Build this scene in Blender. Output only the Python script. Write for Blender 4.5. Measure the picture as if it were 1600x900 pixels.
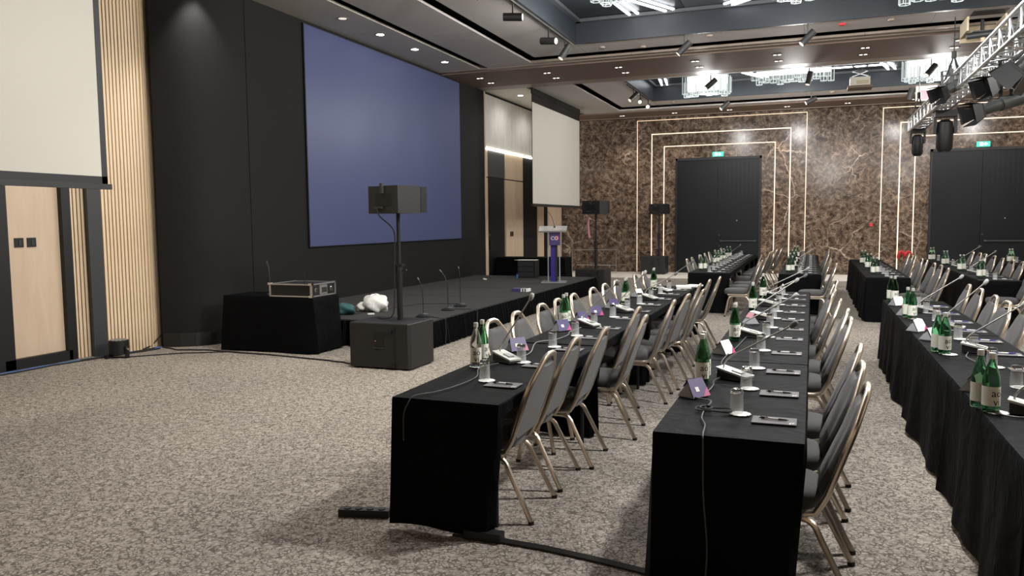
import bpy, math, random
from mathutils import Vector, Matrix
for o in list(bpy.data.objects): bpy.data.objects.remove(o)
SC = bpy.context.scene
COL = SC.collection
# ---------------------------------------------------------------- camera
cam = bpy.data.cameras.new('camera'); camo = bpy.data.objects.new('camera', cam); COL.objects.link(camo)
cam.sensor_fit = 'HORIZONTAL'; cam.sensor_width = 36; cam.lens = 1236.14/1600*36; cam.clip_start = .05; cam.clip_end = 100
yaw, pit, rol = .3621, .0839, -.0097
f_ = Vector((-math.sin(yaw)*math.cos(pit), math.cos(yaw)*math.cos(pit), -math.sin(pit)))
r_ = Vector((math.cos(yaw), math.sin(yaw), 0)); u_ = r_.cross(f_)
r2 = math.cos(rol)*r_+math.sin(rol)*u_; u2 = -math.sin(rol)*r_+math.cos(rol)*u_
M = Matrix((r2, u2, -f_)).transposed().to_4x4(); M.translation = (0, 0, 1.7594)
camo.matrix_world = M; SC.camera = camo
# ---------------------------------------------------------------- world, exposure
W = bpy.data.worlds.new('world'); SC.world = W; W.use_nodes = True
W.node_tree.nodes['Background'].inputs[0].default_value = (.5, .52, .55, 1)
W.node_tree.nodes['Background'].inputs[1].default_value = .05
SC.view_settings.view_transform = 'Standard'; SC.view_settings.look = 'None'
SC.view_settings.gamma = 1; SC.view_settings.use_curve_mapping = False
SC.view_settings.exposure = 0.68
SC.cycles.use_denoising = True
SC.cycles.max_bounces = 8; SC.cycles.transparent_max_bounces = 12; SC.cycles.transmission_bounces = 8
SC.cycles.caustics_reflective = False; SC.cycles.caustics_refractive = False
SC.cycles.sample_clamp_indirect = 4
CZ = 5.2          # ceiling height
FY = 26.7         # far wall
LX = -8.15        # left wall
# ---------------------------------------------------------------- room lamps (chandelier pools and added fill lamps; visible fittings are modelled below)
def lamp(name, kind, loc, power, color=(1, .93, .84), size=.3, spot=None, target=None):
    l = bpy.data.lights.new(name, kind); l.energy = power; l.color = color
    if kind == 'AREA': l.shape = 'DISK'; l.size = size
    else: l.shadow_soft_size = size
    if kind == 'SPOT': l.spot_size = math.radians(spot or 80); l.spot_blend = .7
    o = bpy.data.objects.new(name, l); COL.objects.link(o); o.location = loc
    if target is not None:
        o.rotation_euler = (Vector(target)-Vector(loc)).to_track_quat('-Z', 'Y').to_euler()
    return o
WARM = (1, .94, .87); COOL = (1, .985, .955)
CHAND_A = [(-2.6, 21.3), (-.5, 21.6), (2.75, 21.3)]
CHAND_B = [(-3.12, 12.9), (-.3, 12.9), (1.8, 12.7)]
FILL_C = [(-2.6, 6.6), (.85, 6.2), (4.2, 6.6)]  # added fill lamps over the foreground, out of view, no chandeliers here
for x, y in CHAND_A+[(5.2, 21.4)]: lamp('chandelier_and_fill_lamp', 'POINT', (x, y, 4.92), 185, COOL, .2)
for x, y in CHAND_B+[(5., 12.7)]: lamp('chandelier_and_fill_lamp', 'POINT', (x, y, 4.9), 200, COOL, .28)
for (x, y), p in zip(FILL_C, (150, 560, 380)): lamp('chandelier_and_fill_lamp', 'POINT', (x, y, 4.35), p, COOL, .2)
for y in (13.05, 14.41, 15.79): lamp('downlight_and_fill_lamp', 'SPOT', (-7.48, y, CZ-.06), 45, (1, .92, .8), .05, 62, (-7.3, y, 0))
for y in (20.73, 22.6): lamp('downlight_and_fill_lamp', 'SPOT', (-7.3, y, CZ-.06), 38, (1, .98, .95), .15, 165, (-7.6, y, 0))
lamp('downlight_and_fill_lamp', 'SPOT', (-7.98, 8.98, CZ-.05), 70, (1, .97, .92), .05, 80, (-8.2, 9.2, 3.4))
for x, y, p in ((-7.4, 6.9, 150), (-7.4, 8.6, 40), (-4.4, 8.2, 400), (-4.8, 5.4, 90)):
    lamp('downlight_and_fill_lamp', 'SPOT', (x, y, CZ-.06), p, WARM, .25, 130, (x, y+.4, 0))  # added spots without fittings, lighting the oak slats and left floor
for k in range(8): lamp('wall_washer_lamp', 'SPOT', (-5.88+1.68*k, 25.85, CZ-.06), 80, (1, .88, .74), .04, 85, (-5.88+1.68*k, 26.25, 0))
for k in range(6): lamp('beam_lamp', 'SPOT', (-5.86+1.66*k, 18.05, CZ-.06), 30, (1, .88, .72), .04, 80, (-5.86+1.66*k, 18.05, 0))

# ================================================================ helpers
class MB:
    def __init__(s): s.v = []; s.f = []; s.m = []
    def add(s, vs, fs, mi=0):
        n = len(s.v); s.v += [tuple(v) for v in vs]
        for f in fs: s.f.append([n+i for i in f]); s.m.append(mi)
    def box(s, x0, x1, y0, y1, z0, z1, mi=0):
        s.add([(x0,y0,z0),(x1,y0,z0),(x1,y1,z0),(x0,y1,z0),(x0,y0,z1),(x1,y0,z1),(x1,y1,z1),(x0,y1,z1)],
              [(0,3,2,1),(4,5,6,7),(0,1,5,4),(1,2,6,5),(2,3,7,6),(3,0,4,7)], mi); return s
    def obox(s, c, size, rot=(0,0,0), mi=0):
        from mathutils import Euler
        R = Euler(rot).to_matrix(); hx, hy, hz = [a/2 for a in size]; c = Vector(c)
        P = [c+R@Vector(p) for p in ((-hx,-hy,-hz),(hx,-hy,-hz),(hx,hy,-hz),(-hx,hy,-hz),(-hx,-hy,hz),(hx,-hy,hz),(hx,hy,hz),(-hx,hy,hz))]
        s.add(P, [(0,3,2,1),(4,5,6,7),(0,1,5,4),(1,2,6,5),(2,3,7,6),(3,0,4,7)], mi); return s
    def bar(s, a, b, w, h=None, mi=0):
        a = Vector(a); b = Vector(b); d = b-a; h = h or w
        q = d.to_track_quat('Z', 'Y').to_matrix(); L = d.length
        P = [a+q@Vector(p) for p in ((-w/2,-h/2,0),(w/2,-h/2,0),(w/2,h/2,0),(-w/2,h/2,0),(-w/2,-h/2,L),(w/2,-h/2,L),(w/2,h/2,L),(-w/2,h/2,L))]
        s.add(P, [(0,3,2,1),(4,5,6,7),(0,1,5,4),(1,2,6,5),(2,3,7,6),(3,0,4,7)], mi); return s
    def cyl(s, a, b, r, rb=None, n=12, mi=0, caps=True):
        a = Vector(a); b = Vector(b); rb = r if rb is None else rb
        q = (b-a).to_track_quat('Z', 'Y').to_matrix(); P = []
        for c, rr in ((a, r), (b, rb)):
            for i in range(n):
                t = 2*math.pi*i/n; P.append(c+q@Vector((rr*math.cos(t), rr*math.sin(t), 0)))
        F = [(i, (i+1)%n, n+(i+1)%n, n+i) for i in range(n)]
        if caps: F += [tuple(range(n-1, -1, -1)), tuple(range(n, 2*n))]
        s.add(P, F, mi); return s
    def tube(s, pts, a, b=None, n=8, mi=0, closed=False):
        b = b or a; P = [Vector(p) for p in pts]; N = len(P); out = []
        t0 = (P[1]-P[0]).normalized()
        up = Vector((0,0,1)) if abs(t0.z) < .9 else Vector((0,1,0))
        nn = (up-t0*up.dot(t0)).normalized()
        for i in range(N):
            if closed: t = (P[(i+1)%N]-P[i-1]).normalized()
            else: t = (P[min(i+1,N-1)]-P[max(i-1,0)]).normalized()
            nn = (nn-t*nn.dot(t)).normalized(); bb = t.cross(nn)
            for k in range(n):
                th = 2*math.pi*k/n; out.append(P[i]+nn*(a*math.cos(th))+bb*(b*math.sin(th)))
        F = []
        for i in range(N if closed else N-1):
            j = (i+1)%N
            for k in range(n): F.append((i*n+k, i*n+(k+1)%n, j*n+(k+1)%n, j*n+k))
        if not closed: F += [tuple(range(n-1,-1,-1)), tuple(range((N-1)*n, N*n))]
        s.add(out, F, mi); return s
    def rope(s, pts, a, n=6, mi=0, k=5):
        P = [Vector(p) for p in pts]; P = [P[0]*2-P[1]]+P+[P[-1]*2-P[-2]]; out = []
        for i in range(1, len(P)-2):
            for j in range(k):
                t = j/k; out.append(.5*((2*P[i])+(P[i+1]-P[i-1])*t+(2*P[i-1]-5*P[i]+4*P[i+1]-P[i+2])*t*t+(3*P[i]-P[i-1]-3*P[i+1]+P[i+2])*t**3))
        out.append(P[-2]); return s.tube(out, a, n=n, mi=mi)
    def lathe(s, prof, n=16, c=(0,0,0), mi=0):
        P = []
        for r, z in prof:
            for k in range(n):
                t = 2*math.pi*k/n; P.append((c[0]+r*math.cos(t), c[1]+r*math.sin(t), c[2]+z))
        F = []
        for i in range(len(prof)-1):
            for k in range(n): F.append((i*n+k, i*n+(k+1)%n, (i+1)*n+(k+1)%n, (i+1)*n+k))
        s.add(P, F, mi); return s
    def rings(s, rings, mi=0, cap0=True, cap1=True):
        n = len(rings[0]); P = [p for r in rings for p in r]; F = []
        for i in range(len(rings)-1):
            for k in range(n): F.append((i*n+k, i*n+(k+1)%n, (i+1)*n+(k+1)%n, (i+1)*n+k))
        if cap0: F.append(tuple(range(n-1,-1,-1)))
        if cap1: F.append(tuple(range((len(rings)-1)*n, len(rings)*n)))
        s.add(P, F, mi); return s
    def mesh(s, name, mats, smooth=False, ang=40):
        me = bpy.data.meshes.new(name); me.from_pydata(s.v, [], s.f)
        for m in (mats if isinstance(mats, (list, tuple)) else [mats]): me.materials.append(m)
        for p, mi in zip(me.polygons, s.m): p.material_index = mi
        me.update()
        if smooth:
            me.shade_smooth()
            try: me.set_sharp_from_angle(angle=math.radians(ang))
            except Exception: pass
        return me
def link(name, me, parent=None):
    o = bpy.data.objects.new(name, me); COL.objects.link(o)
    if parent: o.parent = parent
    return o
def part(name, mb, mats, parent, smooth=False, label=None):
    o = link(name, mb.mesh(name, mats, smooth), parent)
    if label: o['label'] = label
    return o
def tag(o, label, cat, group=None):
    if len(label.split()) > 16: print('LONG', label)
    o['label'] = label; o['category'] = cat
    if group: o['group'] = group
    return o
def thing(name, label, cat, loc=(0,0,0), rz=0, group=None):
    o = bpy.data.objects.new(name, None); COL.objects.link(o); o.empty_display_size = .05
    o.location = loc; o.rotation_euler = (0, 0, rz); return tag(o, label, cat, group)
def solo(name, mb, mats, label, cat, group=None, smooth=False, loc=(0,0,0), rz=0):
    o = link(name, mb.mesh(name, mats, smooth)); o.location = loc; o.rotation_euler = (0,0,rz)
    return tag(o, label, cat, group)
def struct(name, mb, mats, parent=None, smooth=False):
    o = link(name, mb.mesh(name, mats, smooth), parent)
    if not parent: o['kind'] = 'structure'
    return o
def copy_tree(o, parent=None):
    c = o.copy(); COL.objects.link(c)
    if parent is not None: c.parent = parent
    for ch in o.children: copy_tree(ch, c)
    return c
USED = set()
def place(proto, loc, rz, label, group=None):
    if proto.name in USED: o = copy_tree(proto)
    else: o = proto; USED.add(proto.name)
    o.location = loc; o.rotation_euler = (0, 0, rz); o['label'] = label
    if len(label.replace('/',' ').split()) > 16: print('LONG', label)
    if group: o['group'] = group
    return o
ORD = ['first','second','third','fourth','fifth','sixth','seventh','eighth','ninth','tenth','eleventh','twelfth','thirteenth','fourteenth','fifteenth','sixteenth']
def textmesh(txt, size, name='lettering'):
    cu = bpy.data.curves.new(name, 'FONT'); cu.body = txt; cu.size = size; cu.align_x = 'CENTER'; cu.space_line = .8; cu.resolution_u = 3
    o = bpy.data.objects.new(name, cu); me = bpy.data.meshes.new_from_object(o)
    bpy.data.objects.remove(o); return me

# ================================================================ materials
def mat(name, col, rough=.5, metal=0, spec=.5, emit=None, es=0, trans=0, alpha=1, coat=0, sheen=0, bump=None, ior=1.45):
    m = bpy.data.materials.new(name); m.use_nodes = True; nt = m.node_tree; b = nt.nodes['Principled BSDF']
    b.inputs['Base Color'].default_value = (*col, 1); b.inputs['Roughness'].default_value = rough
    b.inputs['Metallic'].default_value = metal; b.inputs['Specular IOR Level'].default_value = spec
    b.inputs['Transmission Weight'].default_value = trans; b.inputs['Alpha'].default_value = alpha
    b.inputs['Coat Weight'].default_value = coat; b.inputs['Sheen Weight'].default_value = sheen; b.inputs['IOR'].default_value = ior
    if emit: b.inputs['Emission Color'].default_value = (*emit, 1); b.inputs['Emission Strength'].default_value = es
    # fine procedural grain on every material
    tc = nt.nodes.new('ShaderNodeTexCoord'); nz = nt.nodes.new('ShaderNodeTexNoise')
    sc, st = bump or (120, .02)
    nz.inputs['Scale'].default_value = sc; nz.inputs['Detail'].default_value = 2
    nt.links.new(tc.outputs['Object'], nz.inputs['Vector'])
    if bump:
        bp = nt.nodes.new('ShaderNodeBump'); bp.inputs['Strength'].default_value = st; bp.inputs['Distance'].default_value = .01
        nt.links.new(nz.outputs['Fac'], bp.inputs['Height']); nt.links.new(bp.outputs['Normal'], b.inputs['Normal'])
    elif not emit and not trans and metal < .5:
        mr = nt.nodes.new('ShaderNodeMapRange'); mr.inputs[3].default_value = max(rough-.06, .02); mr.inputs[4].default_value = min(rough+.06, 1)
        nt.links.new(nz.outputs['Fac'], mr.inputs[0]); nt.links.new(mr.outputs[0], b.inputs['Roughness'])
    return m
def nodes(m): return m.node_tree.nodes, m.node_tree.links, m.node_tree.nodes['Principled BSDF']
def ramp(N, stops):
    r = N.new('ShaderNodeValToRGB'); e = r.color_ramp.elements
    while len(e) > 1: e.remove(e[-1])
    e[0].position = stops[0][0]; e[0].color = (*stops[0][1], 1)
    for p, c in stops[1:]:
        k = e.new(p); k.color = (*c, 1)
    return r
def mixc(N, L, fac, a, b, mode='MIX'):
    x = N.new('ShaderNodeMix'); x.data_type = 'RGBA'; x.blend_type = mode
    for v, i in ((fac, 0), (a, 6), (b, 7)):
        if hasattr(v, 'links'): L.new(v, x.inputs[i])
        elif isinstance(v, (int, float)): x.inputs[i].default_value = v
        else: x.inputs[i].default_value = (*v, 1)
    return x.outputs[2]
def wood(name, c1, c2, scale=6, axis='Z', rough=.5):
    m = mat(name, c1, rough); N, L, b = nodes(m)
    tc = N.new('ShaderNodeTexCoord'); mp = N.new('ShaderNodeMapping')
    mp.inputs['Scale'].default_value = (scale, scale, .5) if axis == 'Z' else (scale, .5, scale)
    nz = N.new('ShaderNodeTexNoise'); nz.inputs['Scale'].default_value = 3; nz.inputs['Detail'].default_value = 6; nz.inputs['Distortion'].default_value = .6
    L.new(tc.outputs['Object'], mp.inputs[0]); L.new(mp.outputs[0], nz.inputs['Vector'])
    r = ramp(N, [(.3, c1), (.7, c2)]); L.new(nz.outputs['Fac'], r.inputs[0]); L.new(r.outputs[0], b.inputs['Base Color'])
    return m
def carpet():
    m = mat('carpet', (.4,.35,.3), .95, spec=.1); N, L, b = nodes(m)
    tc = N.new('ShaderNodeTexCoord')
    n1 = N.new('ShaderNodeTexNoise'); n1.inputs['Scale'].default_value = 13; n1.inputs['Detail'].default_value = 2
    L.new(tc.outputs['Object'], n1.inputs['Vector'])
    vm = N.new('ShaderNodeVectorMath'); vm.operation = 'MULTIPLY_ADD'
    vm.inputs[1].default_value = (.075,.075,0); L.new(n1.outputs['Color'], vm.inputs[0]); L.new(tc.outputs['Object'], vm.inputs[2])
    def worms(scale, w0, w1):
        v = N.new('ShaderNodeTexVoronoi'); v.feature = 'DISTANCE_TO_EDGE'; v.inputs['Scale'].default_value = scale
        L.new(vm.outputs[0], v.inputs['Vector'])
        r = ramp(N, [(w0, (1,1,1)), (w1, (0,0,0))]); L.new(v.outputs['Distance'], r.inputs[0]); return r.outputs[0]
    nb = N.new('ShaderNodeTexNoise'); nb.inputs['Scale'].default_value = 30; nb.inputs['Detail'].default_value = 3
    L.new(tc.outputs['Object'], nb.inputs['Vector'])
    rb = ramp(N, [(.35, (.30,.268,.232)), (.65, (.47,.43,.38))]); L.new(nb.outputs['Fac'], rb.inputs[0])
    brk = N.new('ShaderNodeTexNoise'); brk.inputs['Scale'].default_value = 17; L.new(tc.outputs['Object'], brk.inputs['Vector'])
    rk = ramp(N, [(.36, (.25,.25,.25)), (.52, (.95,.95,.95))]); L.new(brk.outputs['Fac'], rk.inputs[0])
    w = mixc(N, L, 1.0, worms(38, .06, .17), rk.outputs[0], 'MULTIPLY')
    c = mixc(N, L, w, rb.outputs[0], (.125,.105,.088))
    wide = N.new('ShaderNodeTexNoise'); wide.inputs['Scale'].default_value = .6; L.new(tc.outputs['Object'], wide.inputs['Vector'])
    rw = ramp(N, [(.35, (.9,.9,.9)), (.65, (1.05,1.04,1.02))]); L.new(wide.outputs['Fac'], rw.inputs[0])
    c = mixc(N, L, 1.0, c, rw.outputs[0], 'MULTIPLY')
    L.new(c, b.inputs['Base Color'])
    bp = N.new('ShaderNodeBump'); bp.inputs['Strength'].default_value = .5; bp.inputs['Distance'].default_value = .01
    fz = N.new('ShaderNodeTexNoise'); fz.inputs['Scale'].default_value = 220; L.new(tc.outputs['Object'], fz.inputs['Vector'])
    L.new(fz.outputs['Fac'], bp.inputs['Height']); L.new(bp.outputs['Normal'], b.inputs['Normal'])
    return m
def marble():
    m = mat('brown_marble', (.1,.07,.05), .16, spec=.6); N, L, b = nodes(m)
    for l in list(b.inputs['Roughness'].links): L.remove(l)
    b.inputs['Roughness'].default_value = .17; b.inputs['Specular IOR Level'].default_value = .22
    tc = N.new('ShaderNodeTexCoord')
    n0 = N.new('ShaderNodeTexNoise'); n0.inputs['Scale'].default_value = 1.6; n0.inputs['Detail'].default_value = 5; n0.inputs['Roughness'].default_value = .6
    L.new(tc.outputs['Object'], n0.inputs['Vector'])
    vm = N.new('ShaderNodeVectorMath'); vm.operation = 'MULTIPLY_ADD'; vm.inputs[1].default_value = (.5,.5,.5)
    L.new(n0.outputs['Color'], vm.inputs[0]); L.new(tc.outputs['Object'], vm.inputs[2])
    n1 = N.new('ShaderNodeTexNoise'); n1.inputs['Scale'].default_value = 7.5; n1.inputs['Detail'].default_value = 9; n1.inputs['Roughness'].default_value = .68
    L.new(vm.outputs[0], n1.inputs['Vector'])
    r1 = ramp(N, [(.34, (.022,.014,.010)), (.45, (.070,.047,.034)), (.55, (.142,.102,.076)), (.67, (.27,.205,.155))]); L.new(n1.outputs['Fac'], r1.inputs[0])
    def vein(scale, w, col, c):
        v = N.new('ShaderNodeTexVoronoi'); v.feature = 'DISTANCE_TO_EDGE'; v.inputs['Scale'].default_value = scale
        L.new(vm.outputs[0], v.inputs['Vector'])
        r = ramp(N, [(w*.3, (1,1,1)), (w, (0,0,0))]); L.new(v.outputs['Distance'], r.inputs[0])
        k = N.new('ShaderNodeTexNoise'); k.inputs['Scale'].default_value = scale*1.3; L.new(tc.outputs['Object'], k.inputs['Vector'])
        rk = ramp(N, [(.50, (0,0,0)), (.66, (.8,.8,.8))]); L.new(k.outputs['Fac'], rk.inputs[0])
        f = mixc(N, L, 1.0, r.outputs[0], rk.outputs[0], 'MULTIPLY')
        return mixc(N, L, f, c, col)
    c = vein(.7, .012, (.60,.49,.40), r1.outputs[0]); c = vein(1.9, .012, (.44,.35,.28), c); c = vein(2.9, .035, (.34,.25,.19), c); c = vein(6.5, .05, (.24,.17,.125), c)
    L.new(c, b.inputs['Base Color']); return m
def cloth_mat():
    m = mat('black_cloth', (.0022,.0024,.0030), .68, spec=.07); N, L, b = nodes(m)
    tc = N.new('ShaderNodeTexCoord'); nz = N.new('ShaderNodeTexNoise'); nz.inputs['Scale'].default_value = 3.6; nz.inputs['Detail'].default_value = 3; nz.inputs['Distortion'].default_value = 1.4
    L.new(tc.outputs['Object'], nz.inputs['Vector'])
    bp = N.new('ShaderNodeBump'); bp.inputs['Strength'].default_value = .45; bp.inputs['Distance'].default_value = .04
    L.new(nz.outputs['Fac'], bp.inputs['Height']); L.new(bp.outputs['Normal'], b.inputs['Normal'])
    return m
X = {}
X['carpet'] = carpet(); X['marble'] = marble(); X['cloth'] = cloth_mat()
X['fabric'] = mat('grey_chair_fabric', (.074,.073,.072), .8, spec=.3, sheen=.12, bump=(380, .25))
X['frame'] = mat('champagne_metal', (.60,.52,.42), .28, metal=.85)
X['alu'] = mat('aluminium', (.62,.63,.64), .3, metal=.9)
X['chrome'] = mat('chrome', (.75,.75,.76), .15, metal=1)
X['black'] = mat('matt_black', (.007,.007,.008), .5)
X['blackm'] = mat('black_speaker_paint', (.014,.0135,.013), .5, bump=(260, .3))
X['rubber'] = mat('black_rubber', (.015,.015,.015), .7)
X['wallblack'] = mat('black_wall_felt', (.0128,.0129,.0127), .8, spec=.2)
X['dark'] = mat('dark_gloss_panel', (.007,.0085,.011), .4, spec=.25)
X['blue'] = mat('blue_screen', (.068,.082,.175), .38, spec=.22)
X['canvas'] = mat('screen_canvas', (.52,.505,.45), .85, spec=.1)
X['tan'] = wood('pale_oak', (.54,.415,.30), (.60,.465,.34), 3)
X['slat'] = wood('oak_slat', (.66,.50,.32), (.76,.60,.41), 10)
X['slatback'] = mat('slat_backing', (.05,.026,.013), .9)
X['white'] = wood('whitewashed_panel', (.50,.48,.45), (.60,.585,.555), 3, rough=.35)
X['ceil'] = mat('ceiling_panel', (.50,.475,.455), .65, spec=.15)
X['ceil2'] = mat('ceiling_panel_olive', (.50,.475,.41), .45, spec=.25)
X['slot'] = mat('ceiling_slot', (.012,.014,.018), .5)
X['coffer'] = mat('coffer_charcoal', (.014,.017,.021), .4, spec=.3)
X['cofgrey'] = mat('coffer_grey', (.045,.048,.052), .4, spec=.3)
X['brown'] = mat('bronze_beam', (.20,.145,.115), .62, spec=.08)
X['tanlip'] = mat('beam_lip', (.27,.22,.18), .45, spec=.2)
X['led'] = mat('led_tube', (1,1,1), .5, emit=(.92,.96,1), es=5)
X['gold'] = mat('gold_led_strip', (1,.8,.6), .5, emit=(1,.80,.60), es=.52)
X['cove'] = mat('cove_led', (1,1,1), .5, emit=(1,.95,.85), es=6)
X['lamp'] = mat('lamp_glow', (1,1,1), .5, emit=(1,.95,.85), es=14)
X['lampdim'] = mat('lamp_dim', (.6,.58,.5), .4, emit=(1,.93,.8), es=.5)
X['lampmid'] = mat('lamp_mid', (.9,.88,.8), .4, emit=(1,.93,.82), es=2.2)
X['cryedge'] = mat('crystal_edge', (.02,.02,.02), .3, spec=.1, emit=(.9,1,.98), es=.55)
X['cryface'] = mat('crystal_face', (.02,.02,.02), .2, spec=.1, emit=(.8,.9,.88), es=.10, alpha=.25)
X['crybright'] = mat('crystal_core', (.1,.1,.1), .3, emit=(.93,1,.98), es=2.6)
X['glassgreen'] = mat('green_bottle_glass', (.34,.62,.43), .04, trans=1, ior=1.25)
X['glass'] = mat('clear_glass', (.97,.98,.98), .02, trans=1, ior=1.4)
X['glasswall'] = mat('thin_glass', (.6,.62,.63), .05, alpha=.24, spec=1)
X['water'] = mat('frosted_acrylic', (.75,.78,.80), .12, trans=.8, ior=1.3)
X['greyacrylic'] = mat('grey_acrylic', (.30,.31,.33), .15)
X['acrylic'] = mat('clear_acrylic', (.7,.72,.74), .15, alpha=.42, spec=.8)
X['paper'] = mat('white_paper', (.80,.79,.76), .7)
X['label'] = mat('cream_label', (.78,.79,.70), .6)
X['ink'] = mat('black_ink', (.012,.012,.014), .5)
X['cap'] = mat('silver_cap', (.62,.64,.62), .35, metal=.6)
X['pad'] = mat('grey_notepad', (.135,.13,.137), .7, spec=.2)
X['padlogo'] = mat('pad_logo', (.75,.62,.60), .5)
X['pen'] = mat('pen_white', (.72,.71,.70), .3)
X['penblue'] = mat('pen_blue', (.05,.04,.25), .35)
X['micgrey'] = mat('mic_grey', (.50,.51,.47), .35)
X['foam'] = mat('mic_foam', (.16,.16,.16), .8, bump=(400, .4))
X['foamlight'] = mat('mic_capsule_grey', (.38,.38,.37), .6)
X['neck'] = mat('gooseneck_metal', (.40,.39,.37), .35, metal=.7)
X['purple'] = mat('purple_card', (.06,.04,.14), .45)
X['magenta'] = mat('magenta_print', (.42,.05,.17), .4)
X['pink'] = mat('pink_card', (.50,.24,.28), .5)
X['navy'] = mat('navy_column', (.035,.025,.20), .25)
X['red'] = mat('red_plastic', (.60,.03,.04), .4)
X['green'] = mat('exit_green', (.02,.35,.22), .4, emit=(.03,.55,.36), es=.9)
X['exitwhite'] = mat('exit_white', (.9,1,.95), .4, emit=(.7,1,.9), es=1.2)
X['teal'] = mat('teal_fabric', (.03,.10,.10), .7)
X['plastic'] = mat('white_plastic_bag', (.74,.74,.70), .4, bump=(25, .8))
X['bluecable'] = mat('blue_cable', (.06,.16,.42), .5)
X['greycable'] = mat('grey_cable', (.20,.20,.20), .5)
X['darkcable'] = mat('dark_grey_cable', (.045,.045,.045), .5)
X['washlight'] = mat('painted_wash_light', (.80,.77,.72), .4)  # pale colour of the light band painted on the far floor
X['orange'] = mat('orange_mark', (.8,.25,.05), .5)
X['stage'] = mat('stage_carpet', (.030,.030,.028), .8, bump=(300,.3))
X['ply'] = mat('plywood', (.55,.46,.32), .6)
X['cream'] = mat('cream_plastic', (.66,.63,.54), .45)
X['olive'] = mat('lantern_grey', (.055,.06,.058), .35, metal=.4)

# ================================================================ structure
g = MB().box(-11, 10, -3.2, 27.2, -.1, 0); struct('floor', g, X['carpet'])
struct('trim_24', MB().box(-8.1, 10, 24.0, 26.7, 0, .004), X['washlight'])  # wall washers' light on the carpet, painted as a pale strip
# far wall
g = MB().box(-9.6, 10, FY, FY+.3, 0, CZ+.5); struct('wall_far', g, X['marble'])
wf = bpy.data.objects['wall_far']
g = MB().box(10, 10.2, -3.2, 27, 0, CZ+.5); struct('wall_right', g, X['tan'])
g = MB().box(-11, 10, -3.4, -3.2, 0, CZ+.5); struct('wall_back', g, X['tan'])
def frame_strip(n, x0, x1, z1, w, m):
    s = MB(); y = FY-.012
    s.box(x0-w/2, x0+w/2, y, FY+.005, .02, z1); s.box(x1-w/2, x1+w/2, y, FY+.005, .02, z1); s.box(x0-w/2, x1+w/2, y, FY+.005, z1-w/2, z1+w/2)
    struct('trim_%d' % n, s, m)
X['gold2'] = mat('gold_led_dim', (1,.75,.55), .5, emit=(1,.78,.58), es=.32)
n = 1
for cx in (-2.88, 4.62):
    frame_strip(n, cx-2.67, cx+2.67, 5.07, .022, X['gold2'] if cx < 0 else X['gold']); frame_strip(n+1, cx-2.18, cx+2.2, 4.61, .03, X['gold']); frame_strip(n+2, cx-1.77, cx+1.74, 4.19, .026, X['gold']); n += 3
# black entrance doors in the marble wall
for k, cx in enumerate((-2.9, 4.62)):
    d = bpy.data.objects.new('door_%d' % (k+1), None); COL.objects.link(d); d['kind'] = 'structure'; d.location = (cx, FY-.02, 0)
    s = MB().box(-1.36, -1.30, -.06, .02, 0, 3.78).box(1.30, 1.36, -.06, .02, 0, 3.78).box(-1.36, 1.36, -.06, .02, 3.70, 3.78); part('door_frame', s, X['black'], d)
    part('door_leaf', MB().box(-1.30, -.006, -.03, .02, 0, 3.70), X['dark'], d)
    part('door_leaf', MB().box(.006, 1.30, -.03, .02, 0, 3.70), X['dark'], d)
    s = MB()
    for i in range(8):
        s.box(.25+i*.13, .262+i*.13, -.036, -.028, 2.45, 3.68)
    part('reflection_lines', s, X['coffer'], d)  # thin dark strips standing in for reflections on the glossy doors
    s = MB().cyl((.10,-.10,1.06), (1.22,-.10,1.06), .018, n=10).box(.10,.15,-.10,-.03,1.03,1.09).box(1.17,1.22,-.10,-.03,1.03,1.09); part('push_bar', s, X['olive'], d, True)
    part('spy_hole', MB().cyl((.62,-.045,1.72),(.62,-.03,1.72),.02,n=10), X['chrome'], d)
    part('lock', MB().cyl((.06,-.045,1.25),(.06,-.03,1.25),.03,n=10).cyl((.06,-.045,.9),(.06,-.03,.9),.02,n=10), X['olive'], d)
    ex = thing('exit_sign', 'green lit emergency exit sign above the %s black double doors' % ('left' if k == 0 else 'right'), 'sign', (cx, FY-.05, 3.80), 0)
    part('sign_body', MB().box(-.17,.17,-.03,.05,0,.145), X['green'], ex)
    part('running_figure', MB().box(-.10,-.015,-.034,-.03,.02,.125), X['exitwhite'], ex)
    s = MB().box(0,.05,-.034,-.03,.062,.084); s.add([(.04,-.034,.02),(.11,-.034,.073),(.04,-.034,.126)], [(0,1,2)]); part('arrow', s, X['exitwhite'], ex)
s = MB().box(1.66,1.74,FY-.04,FY,1.50,1.60); solo('call_point', s, X['red'], 'small red fire alarm call point on brown marble between the double doors', 'alarm')

# ---- left wall: alcove panels, black wall, oak slats
def wall_piece(name, y0, y1, z0, z1, m, x=LX, th=.1, parent=None):
    return struct(name, MB().box(x-th, x, y0, y1, z0, z1), m, parent)
alc = wall_piece('wall_left', 19.55, 26.7, 0, CZ, X['black'], LX-.06)
wall_piece('upper_panel', 19.62, 21.6, 3.76, 5.13, X['white'], parent=alc)
wall_piece('upper_panel', 21.61, 23.6, 3.76, 5.13, X['white'], parent=alc)
wall_piece('upper_panel', 23.61, 26.5, 3.76, 5.13, X['white'], parent=alc)
for a, b_, m in ((19.6,19.76,'tan'),(21.09,21.80,'tan'),(21.81,22.52,'tan'),(23.9,24.5,'tan'),(24.95,26.45,'tan')):
    wall_piece('wood_panel', a, b_, 0, 2.93, X[m], parent=alc); wall_piece('wood_panel', a, b_, 2.96, 3.66, X[m], parent=alc)
for a, b_ in ((22.54,23.88),(24.52,24.93)):
    wall_piece('dark_panel', a, b_, 0, 3.66, X['wallblack'], x=LX-.02, parent=alc)
wall_piece('dark_panel', 19.78, 21.07, 2.97, 3.66, X['cofgrey'], x=LX-.02, parent=alc)
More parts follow.
